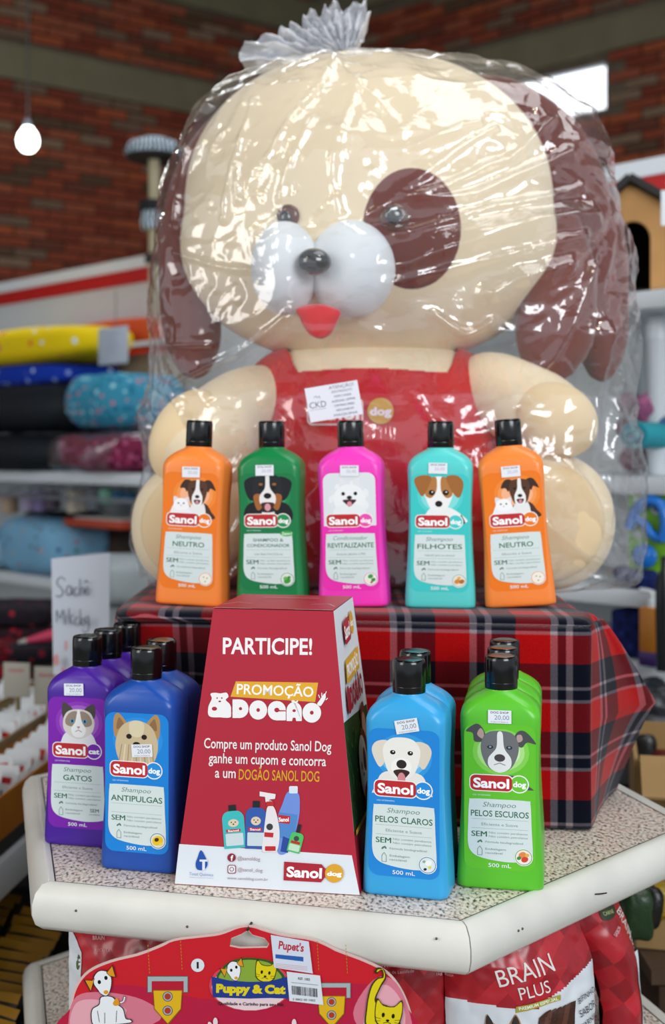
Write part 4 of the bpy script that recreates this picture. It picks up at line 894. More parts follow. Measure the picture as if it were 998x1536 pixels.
# frill above the knot: pleated fan
def frill():
    K = at(520, 92, 1.70)-Vector(PL); V = []; Fc = []; na, nr = 220, 36
    outl = [(378, 112), (358, 84), (378, 62), (410, 58), (428, 42), (452, 40), (458, 22), (482, 20), (495, 6), (520, 12), (545, 3), (556, 22), (546, 58)]
    oc = catmull(outl, 20, False)
    for layer in range(2):
        base = len(V)
        for i in range(na+1):
            f = i/na*(len(oc)-1); k = int(f); q = oc[min(k, len(oc)-1)]; E_ = at(q[0], q[1], 1.70)-Vector(PL)
            if layer: E_ = K+(E_-K)*.86
            for j in range(nr+1):
                r = j/nr; p = K+(E_-K)*r
                ph = i*.36+layer*1.3; am = (.003+.015*r)*(1+.7*noise.noise(Vector((i*.07, 4, layer))))
                p = p+Vector((0, (am*math.sin(ph)+.012*noise.noise(Vector((i*.05, r*5, layer*7.)))-.004)*(1 if r > .02 else .2), 0))
                p += Vector((.006*noise.noise(Vector((i*.09, r*9, 3+layer))), 0, .007*noise.noise(Vector((i*.11, r*8, 11+layer)))+.001*math.sin(i*1.3)*r))*r
                V.append(p+Vector((0, layer*.02*r, 0)))
        for i in range(na):
            for j in range(nr): a = base+i*(nr+1)+j; Fc.append((a, a+1, a+nr+2, a+nr+1))
    mk('tied_frill', V, Fc, film2, bagt, True)
    sell('knot', at(515, 92, 1.70)-Vector(PL), (.016, .012, .008), film2, bagt, nu=20, nv=10, wob=.5, rot=Matrix.Rotation(.5, 3, 'Y'))
frill()
# sticker on the bag
pl = Plane(at(500, 600, 1.499), (1, -.10, .02), (0, 0, 1))
A = Art(ydown=True, step=3e-5, z0=3e-4); A.poly([(457, 583), (536, 570), (545, 621), (466, 634)], '#e8e8f2'); A.text('CKD', 477, 607, 9, '#55535f', 25, rot=.14); A.pline([(471, 597), (474, 594), (476, 597), (479, 594), (480, 598)], .8, '#77747f'); A.line(465, 616, 490, 612, .6, '#9a98a6')
for i, s_ in enumerate(('ATENÇÃO!', 'ESTE PRODUTO', 'PODE CAUSAR', 'ALERGIAS. LIMPAR', 'COM PANO ÚMIDO', 'NÃO LAVAR EM', 'MÁQUINA')):
    A.text(s_, 512+i*1.2, 579+i*6.9, 4.6 if i == 0 else 3.3, '#7d7a88', 38 if i == 0 else 36-(i % 3)*5, rot=.16)
A.build('paper_sticker', lambda x, y, h: pl.px(x, y, h)-Vector(PL), bagt)
# ------------------------------------------------------------------ shelving behind, with the red and white header
P0 = Vector((-1.37, 5.07)); sd_ = Vector((.989, -1)).normalized(); sn = Vector((-1, -.989)).normalized(); SY = math.atan2(sd_.y, sd_.x)
def spos(s, off, z=0): p = P0+sd_*s+sn*off; return Vector((p.x, p.y, z))
def s_at(px, off):
    a = (px-499)/F; q = P0+sn*off; return (a*q.y-q.x)/(sd_.x-a*sd_.y)
whp = mat('#cfd4d6', .4, .4, (3, .05)); redp = mat('#c01a16', .4); shm = mat('#dfe5ea', .35)
def unit(name, label, s0, s1, levels, depth):
    t = thing(name, label, 'shelf', spos((s0+s1)/2, depth/2), SY); Ls = s1-s0
    bx('back_panel', (0, depth/2+.01, .96), (Ls, .018, 1.92), whp, t)
    bx('red_band', (0, depth/2+.006, 1.947), (Ls, .026, .05), redp, t); bx('white_trim', (0, depth/2+.003, 1.991), (Ls, .034, .040), shm, t)
    for z in levels: bx('shelf_board', (0, 0, z-.018), (Ls, depth, .036), shm, t, bev=.003)
    for x in (-Ls/2+.02, Ls/2-.02):
        bx('upright', (x, depth/2-.03, .7), (.03, .03, 1.4), shm, t)
    bx('base', (0, 0, .06), (Ls, depth, .12), mat('#9aa0a4', .5), t)
    return t
unit('shelf_unit', 'white shop shelving at left holding pet beds and cushions below red and white header', -1.3, 2.30, (.42, .916, 1.256), .45)
unit('shelf_unit', 'white shop shelving at right carrying the wooden doghouse and toys', 2.34, 5.2, (.62, .905, 1.046, 1.27, 1.635), .45)
def put(pxa, pxb, off):
    """centre, length and depth row for something seen between two columns, 'off' in front of the back panel"""
    a, b_ = s_at(pxa, off), s_at(pxb, off); c = spos((a+b_)/2, off); return c, (b_-a)
def hz(py, Y): return EZ-(py-HY)*Y/F
def cushion(name, label, cat, pxa, pxb, ytop, ybot, off, m, dep=.16, e=.45, group=None, wob=.12, zb=None):
    c, w_ = put(pxa, pxb, off); z1 = hz(ytop, c.y); z0 = zb if zb is not None else hz(ybot, c.y); t = thing(name, label, cat, (c.x, c.y, z0), SY, group)
    sell('cover', (0, 0, (z1-z0)/2), (w_/2, dep, (z1-z0)/2), m, t, e, .5, 44, 22, wob=wob, seed=pxa)
    return t, w_, z1-z0
def dots(hexb, cols, scale, thr=.32, rough=.8):
    key = ('dots', hexb, tuple(cols), scale)
    if key in MC: return MC[key]
    m = mat(hexb, rough, .2, bump=(60, .3, .004)).copy(); nt = m.node_tree; b = nt.nodes['Principled BSDF']; tc = nt.nodes.new('ShaderNodeTexCoord')
    v = nt.nodes.new('ShaderNodeTexVoronoi'); v.inputs['Scale'].default_value = scale; v.inputs['Randomness'].default_value = .55; nt.links.new(tc.outputs['Object'], v.inputs['Vector'])
    cr = nt.nodes.new('ShaderNodeValToRGB'); cr.color_ramp.interpolation = 'CONSTANT'; el = cr.color_ramp.elements; el[0].color = (*lin(cols[0]), 1); el[1].position = 1/len(cols); el[1].color = (*lin(cols[1 % len(cols)]), 1)
    for i in range(2, len(cols)): x = el.new(i/len(cols)); x.color = (*lin(cols[i]), 1)
    sx = nt.nodes.new('ShaderNodeSeparateXYZ'); nt.links.new(v.outputs['Color'], sx.inputs[0]); nt.links.new(sx.outputs[0], cr.inputs[0])
    lt = nt.nodes.new('ShaderNodeMath'); lt.operation = 'LESS_THAN'; lt.inputs[1].default_value = thr; nt.links.new(v.outputs['Distance'], lt.inputs[0])
    mx = nt.nodes.new('ShaderNodeMix'); mx.data_type = 'RGBA'; nt.links.new(lt.outputs[0], mx.inputs[0]); mx.inputs[6].default_value = (*lin(hexb), 1); nt.links.new(cr.outputs[0], mx.inputs[7]); nt.links.new(mx.outputs[2], b.inputs['Base Color'])
    MC[key] = m; return m
def bed(label, pxa, pxb, ytop, ybot, off, mr, mi, patchm=None, dep=.17, group=None, zb=None):
    c, w_ = put(pxa, pxb, off); z1 = hz(ytop, c.y); z0 = zb if zb is not None else hz(ybot, c.y); h = z1-z0; t = thing('pet_bed', label, 'pet bed', (c.x, c.y, z0), SY, group)
    V = []; Fc = []; R = []; nn = 56; mm = 16; rr = min(h*.45, dep*.42)
    for i in range(nn):
        th = 2*PI*i/nn; cx, cy = (w_/2-rr)*sgnpow(math.cos(th), .45), (dep-rr)*sgnpow(math.sin(th), .45); nx_, ny_ = math.cos(th), math.sin(th)
        ring = []
        for j in range(mm):
            a = 2*PI*j/mm; k = 1+.06*noise.noise(Vector((i*.4, j*.5, pxa))); ring.append((cx+nx_*rr*math.cos(a)*k, cy+ny_*rr*math.cos(a)*k, h/2+h/2*math.sin(a)*k*.98))
        R.append(ring)
    R.append(R[0]); rings('rim', R, mr, t, cap=False, auto=80)
    sell('cushion', (0, 0, h*.42), (w_/2-rr, dep-rr, h*.36), mi, t, .5, .5, 32, 16)
    if patchm:
        bx('sewn_patch', (0+patchm*w_, -dep-.004, h*.55), (w_*.20, .004, h*.42), mat('#a89f94', .8), t, bev=.001)
    return t
dk = mat('#10171f', .6, .3, (8, .2), (50, .3, .004)); 
bed('dark charcoal pet bed with beige patch, lower of the two stacked on the left shelf', -60, 130, 652, 710, .36, dk, mat('#2a333c', .8), .02, zb=1.257)
bed('dark charcoal pet bed with beige patch, upper one under the star cushion', -60, 146, 582, 650, .34, dk, mat('#9fb0c4', .8), .04)
cushion('star_cushion', 'royal blue cushion with white stars on the upper dark bed', 'cushion', -60, 142, 553, 586, .30, dots('#1236a8', ['#b9c8ee', '#8fa8e8'], 26, .25), .15)
cushion('dotted_cushion', 'bright yellow cushion with small dots on top of the bed stack', 'cushion', -70, 168, 498, 553, .32, dots('#f0cf10', ['#e8682a', '#d8e6ea', '#e0c81a', '#e06a6a'], 20, .22), .14, .6)
bed('teal patterned pet bed with navy rim beside the dark beds', 143, 240, 562, 644, .34, dots('#3a8fae', ['#9fd0dc', '#c07a86', '#1d6f92'], 42, .35), mat('#14244a', .8))
t, w_, h_ = cushion('wrapped_bed', 'maroon pet bed wrapped in crinkled clear plastic on the left shelf', 'pet bed', 128, 246, 648, 710, .36, dots('#7a2445', ['#b05a80', '#4a1430', '#a83a60'], 50, .4), .15, .6, zb=1.257)
sell('plastic_wrap', (0, 0, h_/2), (w_/2*1.04, .165, h_/2*1.06), film, t, .6, .6, 60, 30, wob=.25, seed=4)
t, w_, h_ = cushion('orange_bed', 'orange pet bed standing at the back of the left shelf behind the yellow cushion', 'pet bed', 60, 250, 487, 532, .10, mat('#c84a14', .7, bump=(40, .3, .004)), .07, .35)
c, w_ = put(160, 250, .09); hb_ = hz(533, c.y)-1.257; bx_ = tag(bx('storage_box', (c.x, c.y, 1.257+hb_/2), (w_, .14, hb_), mat('#8f7d64', .8), None, SY), 'beige cardboard box on the left shelf behind the teal bed', 'box')
c, w_ = put(170, 250, .23); s_ = thing('wire_rack', 'white wire rack with red band behind the teal bed on the left shelf', 'rack', (c.x, c.y, 1.257), SY)
bx('top_rail', (0, 0, hz(516, c.y)-1.257), (w_, .01, .014), shm, s_); bx('red_rail', (0, .0, hz(527, c.y)-1.257), (w_, .008, .02), redp, s_); bx('post', (-w_/2, 0, .15), (.008, .008, .30), shm, s_); bx('post', (w_/2, 0, .15), (.008, .008, .30), shm, s_)
c, w_ = put(148, 192, .47); t = thing('price_card', 'small white price card hanging over the teal patterned bed', 'card', (c.x, c.y, hz(546, c.y)), SY); bx('card', (0, 0, .055), (w_, .002, .11), mat('#b9c4d2', .6), t, bev=.0005)
A = Art(); [A.line(-.03, .09-.018*i, .03-.012*(i % 2), .09-.018*i, .003, '#8a93a3') for i in range(4)]; A.build('handwriting', lambda x, y, h: Vector((x, -.0012-h, y)), t); bx('hanger_wire', (0, .01, .16), (.002, .002, .12), mat('#777d84', .4, metal=.8), t)
# lower left shelf
cushion('print_cushion', 'light blue cushion printed with small animals on the lower left shelf', 'cushion', 36, 134, 776, 858, .38, dots('#7fb4d6', ['#b84a5a', '#4a7a5a', '#d89a6a', '#3a5a9a', '#6a4a6a'], 34, .26), .13, .55, zb=.917)
cushion('print_cushion', 'light blue printed cushion leaning at the left edge of the lower shelf', 'cushion', -70, 42, 792, 858, .40, dots('#8fb9d2', ['#c06a6a', '#5a8a6a', '#d8a87a', '#4a6aa0'], 36, .26), .13, .55, zb=.917)
cushion('navy_cushion', 'dark navy cushion behind the light blue printed cushion', 'cushion', 46, 146, 766, 858, .14, mat('#1a2434', .8), .08, .5, zb=.917)
t, w_, h_ = cushion('cat_house', 'pale pointed cat house standing behind the printed cushion', 'cat house', 126, 158, 788, 860, .30, mat('#a9b2b4', .8), .05, .9, zb=.917)
cushion('brown_bed', 'dark brown round pet bed at the right of the lower left shelf', 'pet bed', 148, 216, 792, 850, .18, mat('#3a2c24', .85), .14, .5, zb=.917)
c, w_ = put(128, 215, .36); t = thing('orange_tray', 'shallow orange tray on top of the brown pet bed', 'tray', (c.x, c.y, hz(790, c.y)), SY); bx('tray_body', (0, 0, .012), (w_, .16, .024), mat('#b8401a', .5), t, bev=.004); bx('tray_liner', (0, 0, .026), (w_*.8, .12, .006), mat('#c8c0bc', .5), t)
c, w_ = put(158, 250, .52); t = thing('quilted_bed', 'pale grey quilted pet bed low beside the plush dog', 'pet bed', (c.x, c.y, hz(900, c.y)), SY)
sell('quilt', (0, 0, .06), (w_/2, .16, .07), mat('#aab4b8', .8, bump=(25, .5, .01)), t, .5, .5, 40, 20, wob=.1)
# a rod with small hanging goods below the first board
t = thing('display_rail', 'steel rail under the first left shelf board', 'rail', spos(.9, .38, hz(749, 3.9)), SY); bx('rail', (0, 0, 0), (2.6, .012, .012), mat('#8e979e', .3, metal=.6), t); bx('bracket', (-1.3, .15, 0), (.012, .30, .012), mat('#8e979e', .3, metal=.6), t); bx('bracket', (1.3, .15, 0), (.012, .30, .012), mat('#8e979e', .3, metal=.6), t)
HG = [(14, 736, 770, '#c9a98c', 'tan'), (44, 733, 766, '#b9a6c4', 'lilac'), (62, 731, 768, '#8f7fb0', 'violet'), (78, 733, 764, '#6a5468', 'plum'), (112, 730, 770, '#d8c8b0', 'cream'), (126, 733, 768, '#a89c90', 'grey'), (142, 731, 765, '#8a8f9a', 'slate'), (160, 729, 756, '#8fd8b8', 'mint'), (178, 733, 752, '#2a6a92', 'blue'), (194, 735, 753, '#1d5a80', 'dark blue')]
for i, (px, y0, y1, col, cn) in enumerate(HG):
    c, w_ = put(px-7, px+8, .28); zt, zb = hz(y0, c.y), hz(y1, c.y)
    t = thing('collar_roll', '%s roll of pet collar hanging on the rail, %s' % (cn, 'left end' if i < 4 else 'middle' if i < 7 else 'near the plush dog'), 'pet collar', (c.x, c.y, zb), SY, 'collar rolls hanging on the steel rail')
    lathe('roll', [(w_*.30, 0), (w_*.45, .004), (w_*.45, (zt-zb)*.8), (w_*.2, (zt-zb)*.86)], mat(col, .6), t, n=16); tube('hook', [(0, 0, (zt-zb)*.85), (0, 0, (zt-zb)*1.0), (0, .05, (zt-zb)*1.1)], .003, mat('#9aa0a6', .3, metal=.7), t, n=6)
# low left pile of red and black blankets on a bench
t = thing('low_bench', 'low dark wooden bench carrying the folded blankets at left', 'bench', (-.98, 3.15, 0), .1); bx('bench_top', (0, 0, .80), (1.0, .45, .04), mat('#3a2a22', .6), t)
for sx in (-1, 1): bx('leg', (sx*.45, 0, .39), (.05, .4, .78), mat('#3a2a22', .6), t)
for i, (px0, px1, y0, y1, cl, ds) in enumerate(((-40, 84, 932, 955, '#2a1620', 'dark plum folded blanket'), (-30, 60, 955, 985, '#5a101c', 'deep red folded blanket'), (20, 90, 960, 985, '#1a1620', 'black folded blanket'), (-40, 80, 905, 932, '#1c1822', 'black folded blanket with magenta edge'), (-10, 60, 985, 1010, '#8a1220', 'bright red folded blanket'))):
    Y = 3.12-.07*(i % 3); p = at((px0+px1)/2, y1, Y); w_ = (px1-px0)*Y/F; h_ = (y1-y0)*Y/F
    t = thing('folded_blanket', ds+(' at the top of the left pile', ' in the left pile under the dark one', ' at the right of the left pile', ' topmost in the left pile', ' lowest in front of the left pile')[i], 'blanket', p, .1)
    sell('fabric', (0, 0, h_/2), (w_/2, .12, h_*.55), dots(cl, ['#7a1226', '#1a1018', '#a02030'], 40, .3), t, .35, .3, 32, 14, wob=.2, seed=i)
p = at(60, 957, 2.9); t = thing('pink_toy', 'pink tapered toy with grey tip lying beside the handwritten sign', 'toy', p, .1); limb('toy_body', [(-.03, 0, -.006, .006, .006), (0, 0, 0, .011, .011), (.03, 0, .006, .014, .014), (.07, 0, .01, .013, .013)], mat('#c8365c', .5), t); limb('toy_tip', [(-.05, 0, -.01, .003, .003), (-.03, 0, -.006, .007, .007)], mat('#b8b4ae', .5), t)
# ------------------------------------------------------------------ right shelves
c, w_ = put(905, 1030, .30); w_ = 112*c.y/F; c.x = (962-499)/F*c.y; t = thing('doghouse', 'wooden doghouse with arched black doorway and dark roof edge on top right shelf', 'doghouse', (c.x, c.y, 1.636), D(-14)); hh = hz(306, c.y)-1.636; he = hz(292, c.y)-1.636
wd_m = mat('#b98a55', .7, .3, (8, .2), (40, .2, .002)); dp = .22; hw = w_/2; ew = hz(330, c.y)-1.636; apx = -hw+(946-906)/112*w_
dw, ax = .034, -hw+(951-906)/112*w_; arc = [(ax-dw, .012)]+[(ax+dw*math.cos(a), hz(372, c.y)-1.636+dw*math.sin(a)*1.1) for a in [PI-PI*i/14 for i in range(15)]]+[(ax+dw, .012)]
outer = [(-hw, .0), (-hw, ew-.0), (apx, he), (hw, ew-.01), (hw, 0)]
vv = [(x, -dp/2, z) for x, z in outer]; 
A = bmesh.new(); vs = [A.verts.new((x, -dp/2, z)) for x, z in outer+[(ax+dw, 0)]+[q for q in arc[::-1]]+[(ax-dw, 0)]]; f_ = A.faces.new(vs); r_ = bmesh.ops.extrude_face_region(A, geom=[f_]); bmesh.ops.translate(A, verts=[v for v in r_['geom'] if isinstance(v, bmesh.types.BMVert)], vec=(0, .014, 0)); me = bpy.data.meshes.new('front_wall'); A.to_mesh(me); A.free(); me.materials.append(wd_m); o = bpy.data.objects.new('front_wall', me); COL.objects.link(o); o.parent = t
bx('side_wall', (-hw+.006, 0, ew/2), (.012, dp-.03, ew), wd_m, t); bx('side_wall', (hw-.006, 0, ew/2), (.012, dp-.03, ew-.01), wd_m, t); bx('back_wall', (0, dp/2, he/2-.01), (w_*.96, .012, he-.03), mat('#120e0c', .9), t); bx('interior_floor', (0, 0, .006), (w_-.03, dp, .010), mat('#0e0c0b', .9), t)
rm = mat('#191615', .7, bump=(80, .5, .003))
for (x0, z0), (x1, z1) in (((-hw-.02, ew-.01), (apx, he+.004)), ((apx, he+.004), (hw+.02, ew-.02))):
    L_ = math.hypot(x1-x0, z1-z0); o = bx('roof_panel', (0, 0, 0), (L_, dp+.05, .014), rm, t); o.location = ((x0+x1)/2, 0, (z0+z1)/2+.008); o.rotation_euler = (0, -math.atan2(z1-z0, x1-x0), 0)
p = at(1001, 312, 2.28); t = thing('white_tag', 'white price tag hanging at the right edge before the doghouse', 'tag', p); bx('tag_card', (0, 0, 0), (.022, .001, .065), mat('#d8dde4', .5), t); bx('tag_string', (0, 0, .09), (.001, .001, .12), mat('#999999', .5), t)
GR = 'white containers on the right shelf'
for i, (x0, x1, y0, off, cl) in enumerate(((930, 972, 470, .30, '#c3ccd0'), (966, 1010, 478, .36, '#d5dbe0'), (948, 990, 448, .14, '#8f8f86'))):
    c, w_ = put(x0, x1, off); h_ = hz(y0, c.y)-1.271
    t = thing('plastic_bucket', ('white plastic tub nearest the plush dog below the doghouse', 'white plastic tub at the right edge below the doghouse', 'greyish tub behind the two white tubs below the doghouse')[i], 'tub', (c.x, c.y, 1.271), 0, GR)
    r = w_*.36; lathe('tub_body', [(r*.82, 0), (r*.95, .01), (r, h_*.85), (r*1.05, h_*.87)], mat(cl, .35), t); lathe('tub_lid', [(r*1.08, h_*.86), (r*1.08, h_*.93), (r*.9, h_)], mat(cl, .3), t)
# pompoms and rolled toys: two rows on board 1.046
BALL = [(976, 612, 24, '#d070a8', 'pink fluffy ball'), (945, 606, 18, '#c88aa8', 'pale pink fluffy ball'), (945, 640, 20, '#a01050', 'magenta fluffy ball'), (1002, 640, 17, '#3a6fb0', 'blue fluffy ball at the right edge'), (950, 688, 20, '#8a0c44', 'dark magenta fluffy ball'), (990, 685, 20, '#3560a8', 'blue fluffy ball'), (972, 700, 15, '#5a1030', 'maroon fluffy ball')]
for i, (px, py, r, cl, ds) in enumerate(BALL):
    off = .36-.03*(i % 3); c, w_ = put(px-r, px+r, off); R_ = r*c.y/F; p = Vector((c.x, c.y, hz(py, c.y)))
    if p.z-R_ < 1.275: p.z = 1.275+R_
    o = sell('fluffy_ball', (0, 0, 0), (R_, R_, R_), mat(cl, .95, .1, (60, .35), (260, 1.0, .012), sheen=.3), None, nu=32, nv=20, wob=.15, seed=i); o.location = p
    tag(o, ds+(' at upper right shelf', ' beside the bag edge on right shelf', ' left of the teal roll', '', ' under the teal roll', ' lower right of the teal roll', ' low between two balls')[i], 'ball', 'fluffy balls on the right shelf')
c, w_ = put(948, 996, .42); R_ = 22*c.y/F; t = thing('teal_roll', 'teal swirled felt roll between pink and blue balls', 'toy', (c.x, c.y, hz(653, c.y)), SY)
for k, (rr, cl, dy) in enumerate(((1, '#2a9aa8', 0), (.72, '#1f6f9a', -.004), (.5, '#3fb0b0', -.008), (.25, '#1d5a8a', -.012))): lathe_ = rings('felt_layer', [[(R_*rr*math.cos(a)*1.05, y_+dy, R_*rr*math.sin(a)*.9) for a in [2*PI*j/28 for j in range(28)]] for y_ in (-.05, .05)], mat(cl, .9), t)
# green blister card with a blue toy on the 1.046 board
c, w_ = put(945, 1010, .43); zt = hz(718, c.y); t = thing('toy_package', 'lime green toy package with a blue curved toy on the right shelf', 'package', (c.x, c.y, 1.047), SY); H_ = zt-1.047
bx('backing_card', (0, 0, H_/2), (w_, .006, H_), mat('#7cc022', .5), t)
k = w_/65; A = Art(step=2e-4, z0=2e-4); A.poly([(-w_/2, H_*.82), (w_/2, H_*.86), (w_/2, H_), (-w_/2, H_)], '#a8c828'); A.ell(-w_*.18, H_*.80, .02, .012, '#d8e2d8', .3); A.ell(w_*.16, H_*.74, .014, .014, '#cfd4da'); A.ell(w_*.16, H_*.74, .008, .008, '#3a4a4a'); A.rrect(-w_*.42, H_*.46, -w_*.16, H_*.52, .003, '#c8d4c0'); A.ell(w_*.18, H_*.12, .008, .006, '#c86a2a'); A.build('card_print', lambda x, y, h: Vector((x, -.004-h, y)), t)
bl = mat('#1d78d8', .25, .6); tube('blue_toy', [(-w_*.42, -.012, H_*.55), (-w_*.25, -.014, H_*.72), (w_*.05, -.014, H_*.80), (w_*.32, -.014, H_*.76), (w_*.42, -.014, H_*.60), (w_*.34, -.014, H_*.45)], .011, bl, t); tube('blue_toy', [(-w_*.40, -.012, H_*.62), (-w_*.1, -.014, H_*.60), (w_*.1, -.014, H_*.50), (w_*.3, -.014, H_*.46)], .009, bl, t); sell('blue_disc', (-w_*.08, -.012, H_*.30), (.028, .008, .024), bl, t, nu=28, nv=12)
# navy packs under it
c, w_ = put(935, 1005, .40); t = thing('navy_pack', 'navy blue folded pack below the green toy package', 'package', (c.x, c.y, hz(885, c.y)), SY); sell('pack_body', (0, 0, .018), (w_/2, .05, .022), dots('#17255e', ['#0d1640', '#24347a'], 50, .4), t, .35, .3, 28, 14, wob=.12)
t.location.z = 1.047
c, w_ = put(925, 990, .40); t = thing('navy_pack', 'navy blue box-shaped pack on the board under the first white board at right', 'package', (c.x, c.y, .906), SY); bx('pack_body', (0, 0, .048), (w_*.8, .08, .094), dots('#14205a', ['#0d1640', '#24347a'], 50, .4), t, bev=.008)
c, w_ = put(963, 992, .46); t = thing('orange_bottle', 'orange spray bottle with white neck at the right edge', 'bottle', (c.x, c.y, .906-.0), SY); r = w_*.46; bx('bottle_body', (0, 0, .055), (w_*.95, .03, .11), mat('#d8861a', .4), t, bev=.006); bx('purple_band', (0, -.0005, .010), (w_*.96, .031, .03), mat('#4a2a78', .4), t, bev=.004); lathe('neck', [(r*.5, .108), (r*.45, .122), (r*.3, .124)], mat('#dfe4e6', .4), t, n=20); tube('spray_nozzle', [(0, 0, .122), (.0, 0, .138), (-.02, -.01, .142)], .005, mat('#e8ecee', .4), t, n=8)
c, w_ = put(984, 1012, .52); t = thing('dark_bottle', 'black trigger bottle half cut by the right edge', 'bottle', (c.x, c.y, .906-.02), SY); lathe('bottle_body', [(.016, -.12), (.018, 0), (.017, .05), (.008, .07), (.007, .095)], mat('#16181c', .3), t); t.location.z = .911+.12-.02
t.location.z = .906+.121
c, w_ = put(945, 1030, .56); 
for i, (px, py, r, cl, ds) in enumerate(((975, 1060, 30, '#12141a', 'glossy black pouch at the right behind the plaid cloth fold'), (990, 1110, 26, '#5a5c62', 'grey pouch at the right above the carton'), (960, 1120, 20, '#15161a', 'black pouch just right of the cloth fold'), (994, 1150, 16, '#5a1518', 'dark red pouch above the carton'))):
    Y = 2.15; p = at(px, py, Y-.05*i); o = sell('dark_pouch', (0, 0, 0), (r*Y/F, .04, r*1.3*Y/F), mat(cl, .35, bump=(40, .5, .006)), None, .6, .6, 28, 16, wob=.2, seed=i+9); o.location = p; tag(o, ds, 'pouch', 'pouches stacked at right')
t = thing('side_stand', 'dark display stand behind the table at right, carrying pouches', 'stand', (.56, 2.13, 0)); bx('stand_top', (0, 0, .66), (.34, .20, .03), mat('#2a2624', .6), t); bx('stand_body', (0, 0, .32), (.28, .16, .64), mat('#2a2624', .7), t); bx('stand_box', (0, 0, .72), (.3, .16, .09), mat('#22201f', .7), t)
# open carton right behind the table
t = thing('open_carton', 'open brown cardboard carton at right just behind the table corner', 'box', (.66, 1.86, 0), D(-12)); cb = mat('#a38357', .8, .2, (10, .1)); 
for c_, s_ in (((0, -.13, .74), (.40, .006, .27)), ((0, .13, .74), (.40, .006, .27)), ((-.2, 0, .74), (.006, .26, .27)), ((.2, 0, .74), (.006, .26, .27))): bx('carton_wall', c_, s_, cb, t)
bx('carton_base', (0, 0, .607), (.40, .26, .006), cb, t); o = bx('flap', (0, 0, 0), (.39, .10, .004), cb, t); o.location = (0, -.175, .862); o.rotation_euler = (.35, 0, 0);
# ------------------------------------------------------------------ scratching post, bulb
c, w_ = put(190, 275, .11); t = thing('cat_scratcher', 'cat scratching post with zebra fur disc on top behind the plush dog', 'scratching post', (c.x, c.y, 1.257), 0)
zb = bpy.data.materials.new('zebra_fur'); zb.use_nodes = True; nt = zb.node_tree; b = nt.nodes['Principled BSDF']; b.inputs['Roughness'].default_value = .9; tcz = nt.nodes.new('ShaderNodeTexCoord'); wv = nt.nodes.new('ShaderNodeTexWave'); wv.inputs['Scale'].default_value = 22; wv.inputs['Distortion'].default_value = 6; cr = nt.nodes.new('ShaderNodeValToRGB'); cr.color_ramp.elements[0].position = .45; cr.color_ramp.elements[1].position = .55; cr.color_ramp.elements[0].color = (.03, .035, .045, 1); cr.color_ramp.elements[1].color = (.55, .66, .75, 1)
nt.links.new(tcz.outputs['Object'], wv.inputs[0]); nt.links.new(wv.outputs[0], cr.inputs[0]); nt.links.new(cr.outputs[0], b.inputs['Base Color'])
zt = hz(240, c.y)-1.257; rd = 44*c.y/F
lathe('fur_disc', [(rd*.98, zt+.012), (rd, zt+.03), (rd*.85, zt+.055), (rd*.4, zt+.072), (.001, zt+.075)], zb, t); lathe('disc_board', [(rd*.9, zt), (rd*.95, zt+.004), (rd*.95, zt+.016), (rd*.5, zt+.018)], mat('#0c0c0e', .7), t)
rp = mat('#b3a88c', .9, .2, bump=(160, 1, .004)); lathe('rope_post', [(.019, 0), (.019, zt+.002)], rp, t, n=20)
z2 = hz(318, c.y)-1.257; lathe('dark_platform', [(rd*.5, z2), (rd*.55, z2+.01), (rd*.5, z2+.035)], mat('#131416', .8), t); lathe('fur_collar', [(rd*.42, z2-.06), (rd*.48, z2-.03), (rd*.42, z2)], zb, t); lathe('lower_clip', [(.03, hz(395, c.y)-1.257), (.032, hz(385, c.y)-1.257), (.022, hz(380, c.y)-1.257)], mat('#0e0e10', .5), t)
Yb = 5.6; p = at(42, 210, Yb); t = thing('hanging_bulb', 'lit white bulb hanging by its cord before the brick wall', 'lamp', p); r = 15.5*Yb/F
lathe('glass_bulb', [(.001, -r*1.2), (r*.5, -r*1.08), (r*.9, -r*.6), (r, -.05*r), (r*.85, r*.55), (r*.5, r*1.05), (r*.4, r*1.25)], mat('#f6fffb', .3, emit=7), t); lathe('socket', [(r*.45, r*1.2), (r*.45, r*1.9), (r*.2, r*2.0)], mat('#20242c', .5), t, n=20); tube('cord', [(0, 0, r*1.9), (0, 0, 4.76-p.z)], .004, mat('#1a1a1c', .6), t, n=8, sm=0)
point('bulb_light', tuple(p+Vector((0, -.12, 0))), 6, .05, (.95, 1, .97))
# ------------------------------------------------------------------ handwritten sign
STICK = 1
Ys = 1.95; pl = Plane(at(120, 950, Ys), (1, -.05, 0), (0, .05, 1)); base = at(120, 1010, Ys)
t = thing('handwritten_sign', 'white card sign with handwriting Sachê Mikdog beside the trays', 'sign', base)
cs = [(77, 838), (165, 829), (163, 1010), (80, 1012)]; V = [pl.px(*q, 0)-base for q in cs]+[pl.px(*q, -.002)-base for q in cs]
mk('card', V, [(0, 1, 2, 3), (7, 6, 5, 4), (0, 4, 5, 1), (1, 5, 6, 2), (2, 6, 7, 3), (3, 7, 4, 0)], mat('#d3dbe8', .7), t)
bx('stick', (0, .006, (.552-base.z)/2+.03), (.012, .006, base.z-.552+.06), mat('#8d7a55', .8), t); A = Art(ydown=True, step=5e-5, z0=1e-4); I = '#5b6072'
def wr_(pts, wd=1.5): A.pline(catmull(pts, 5, False), wd, I)
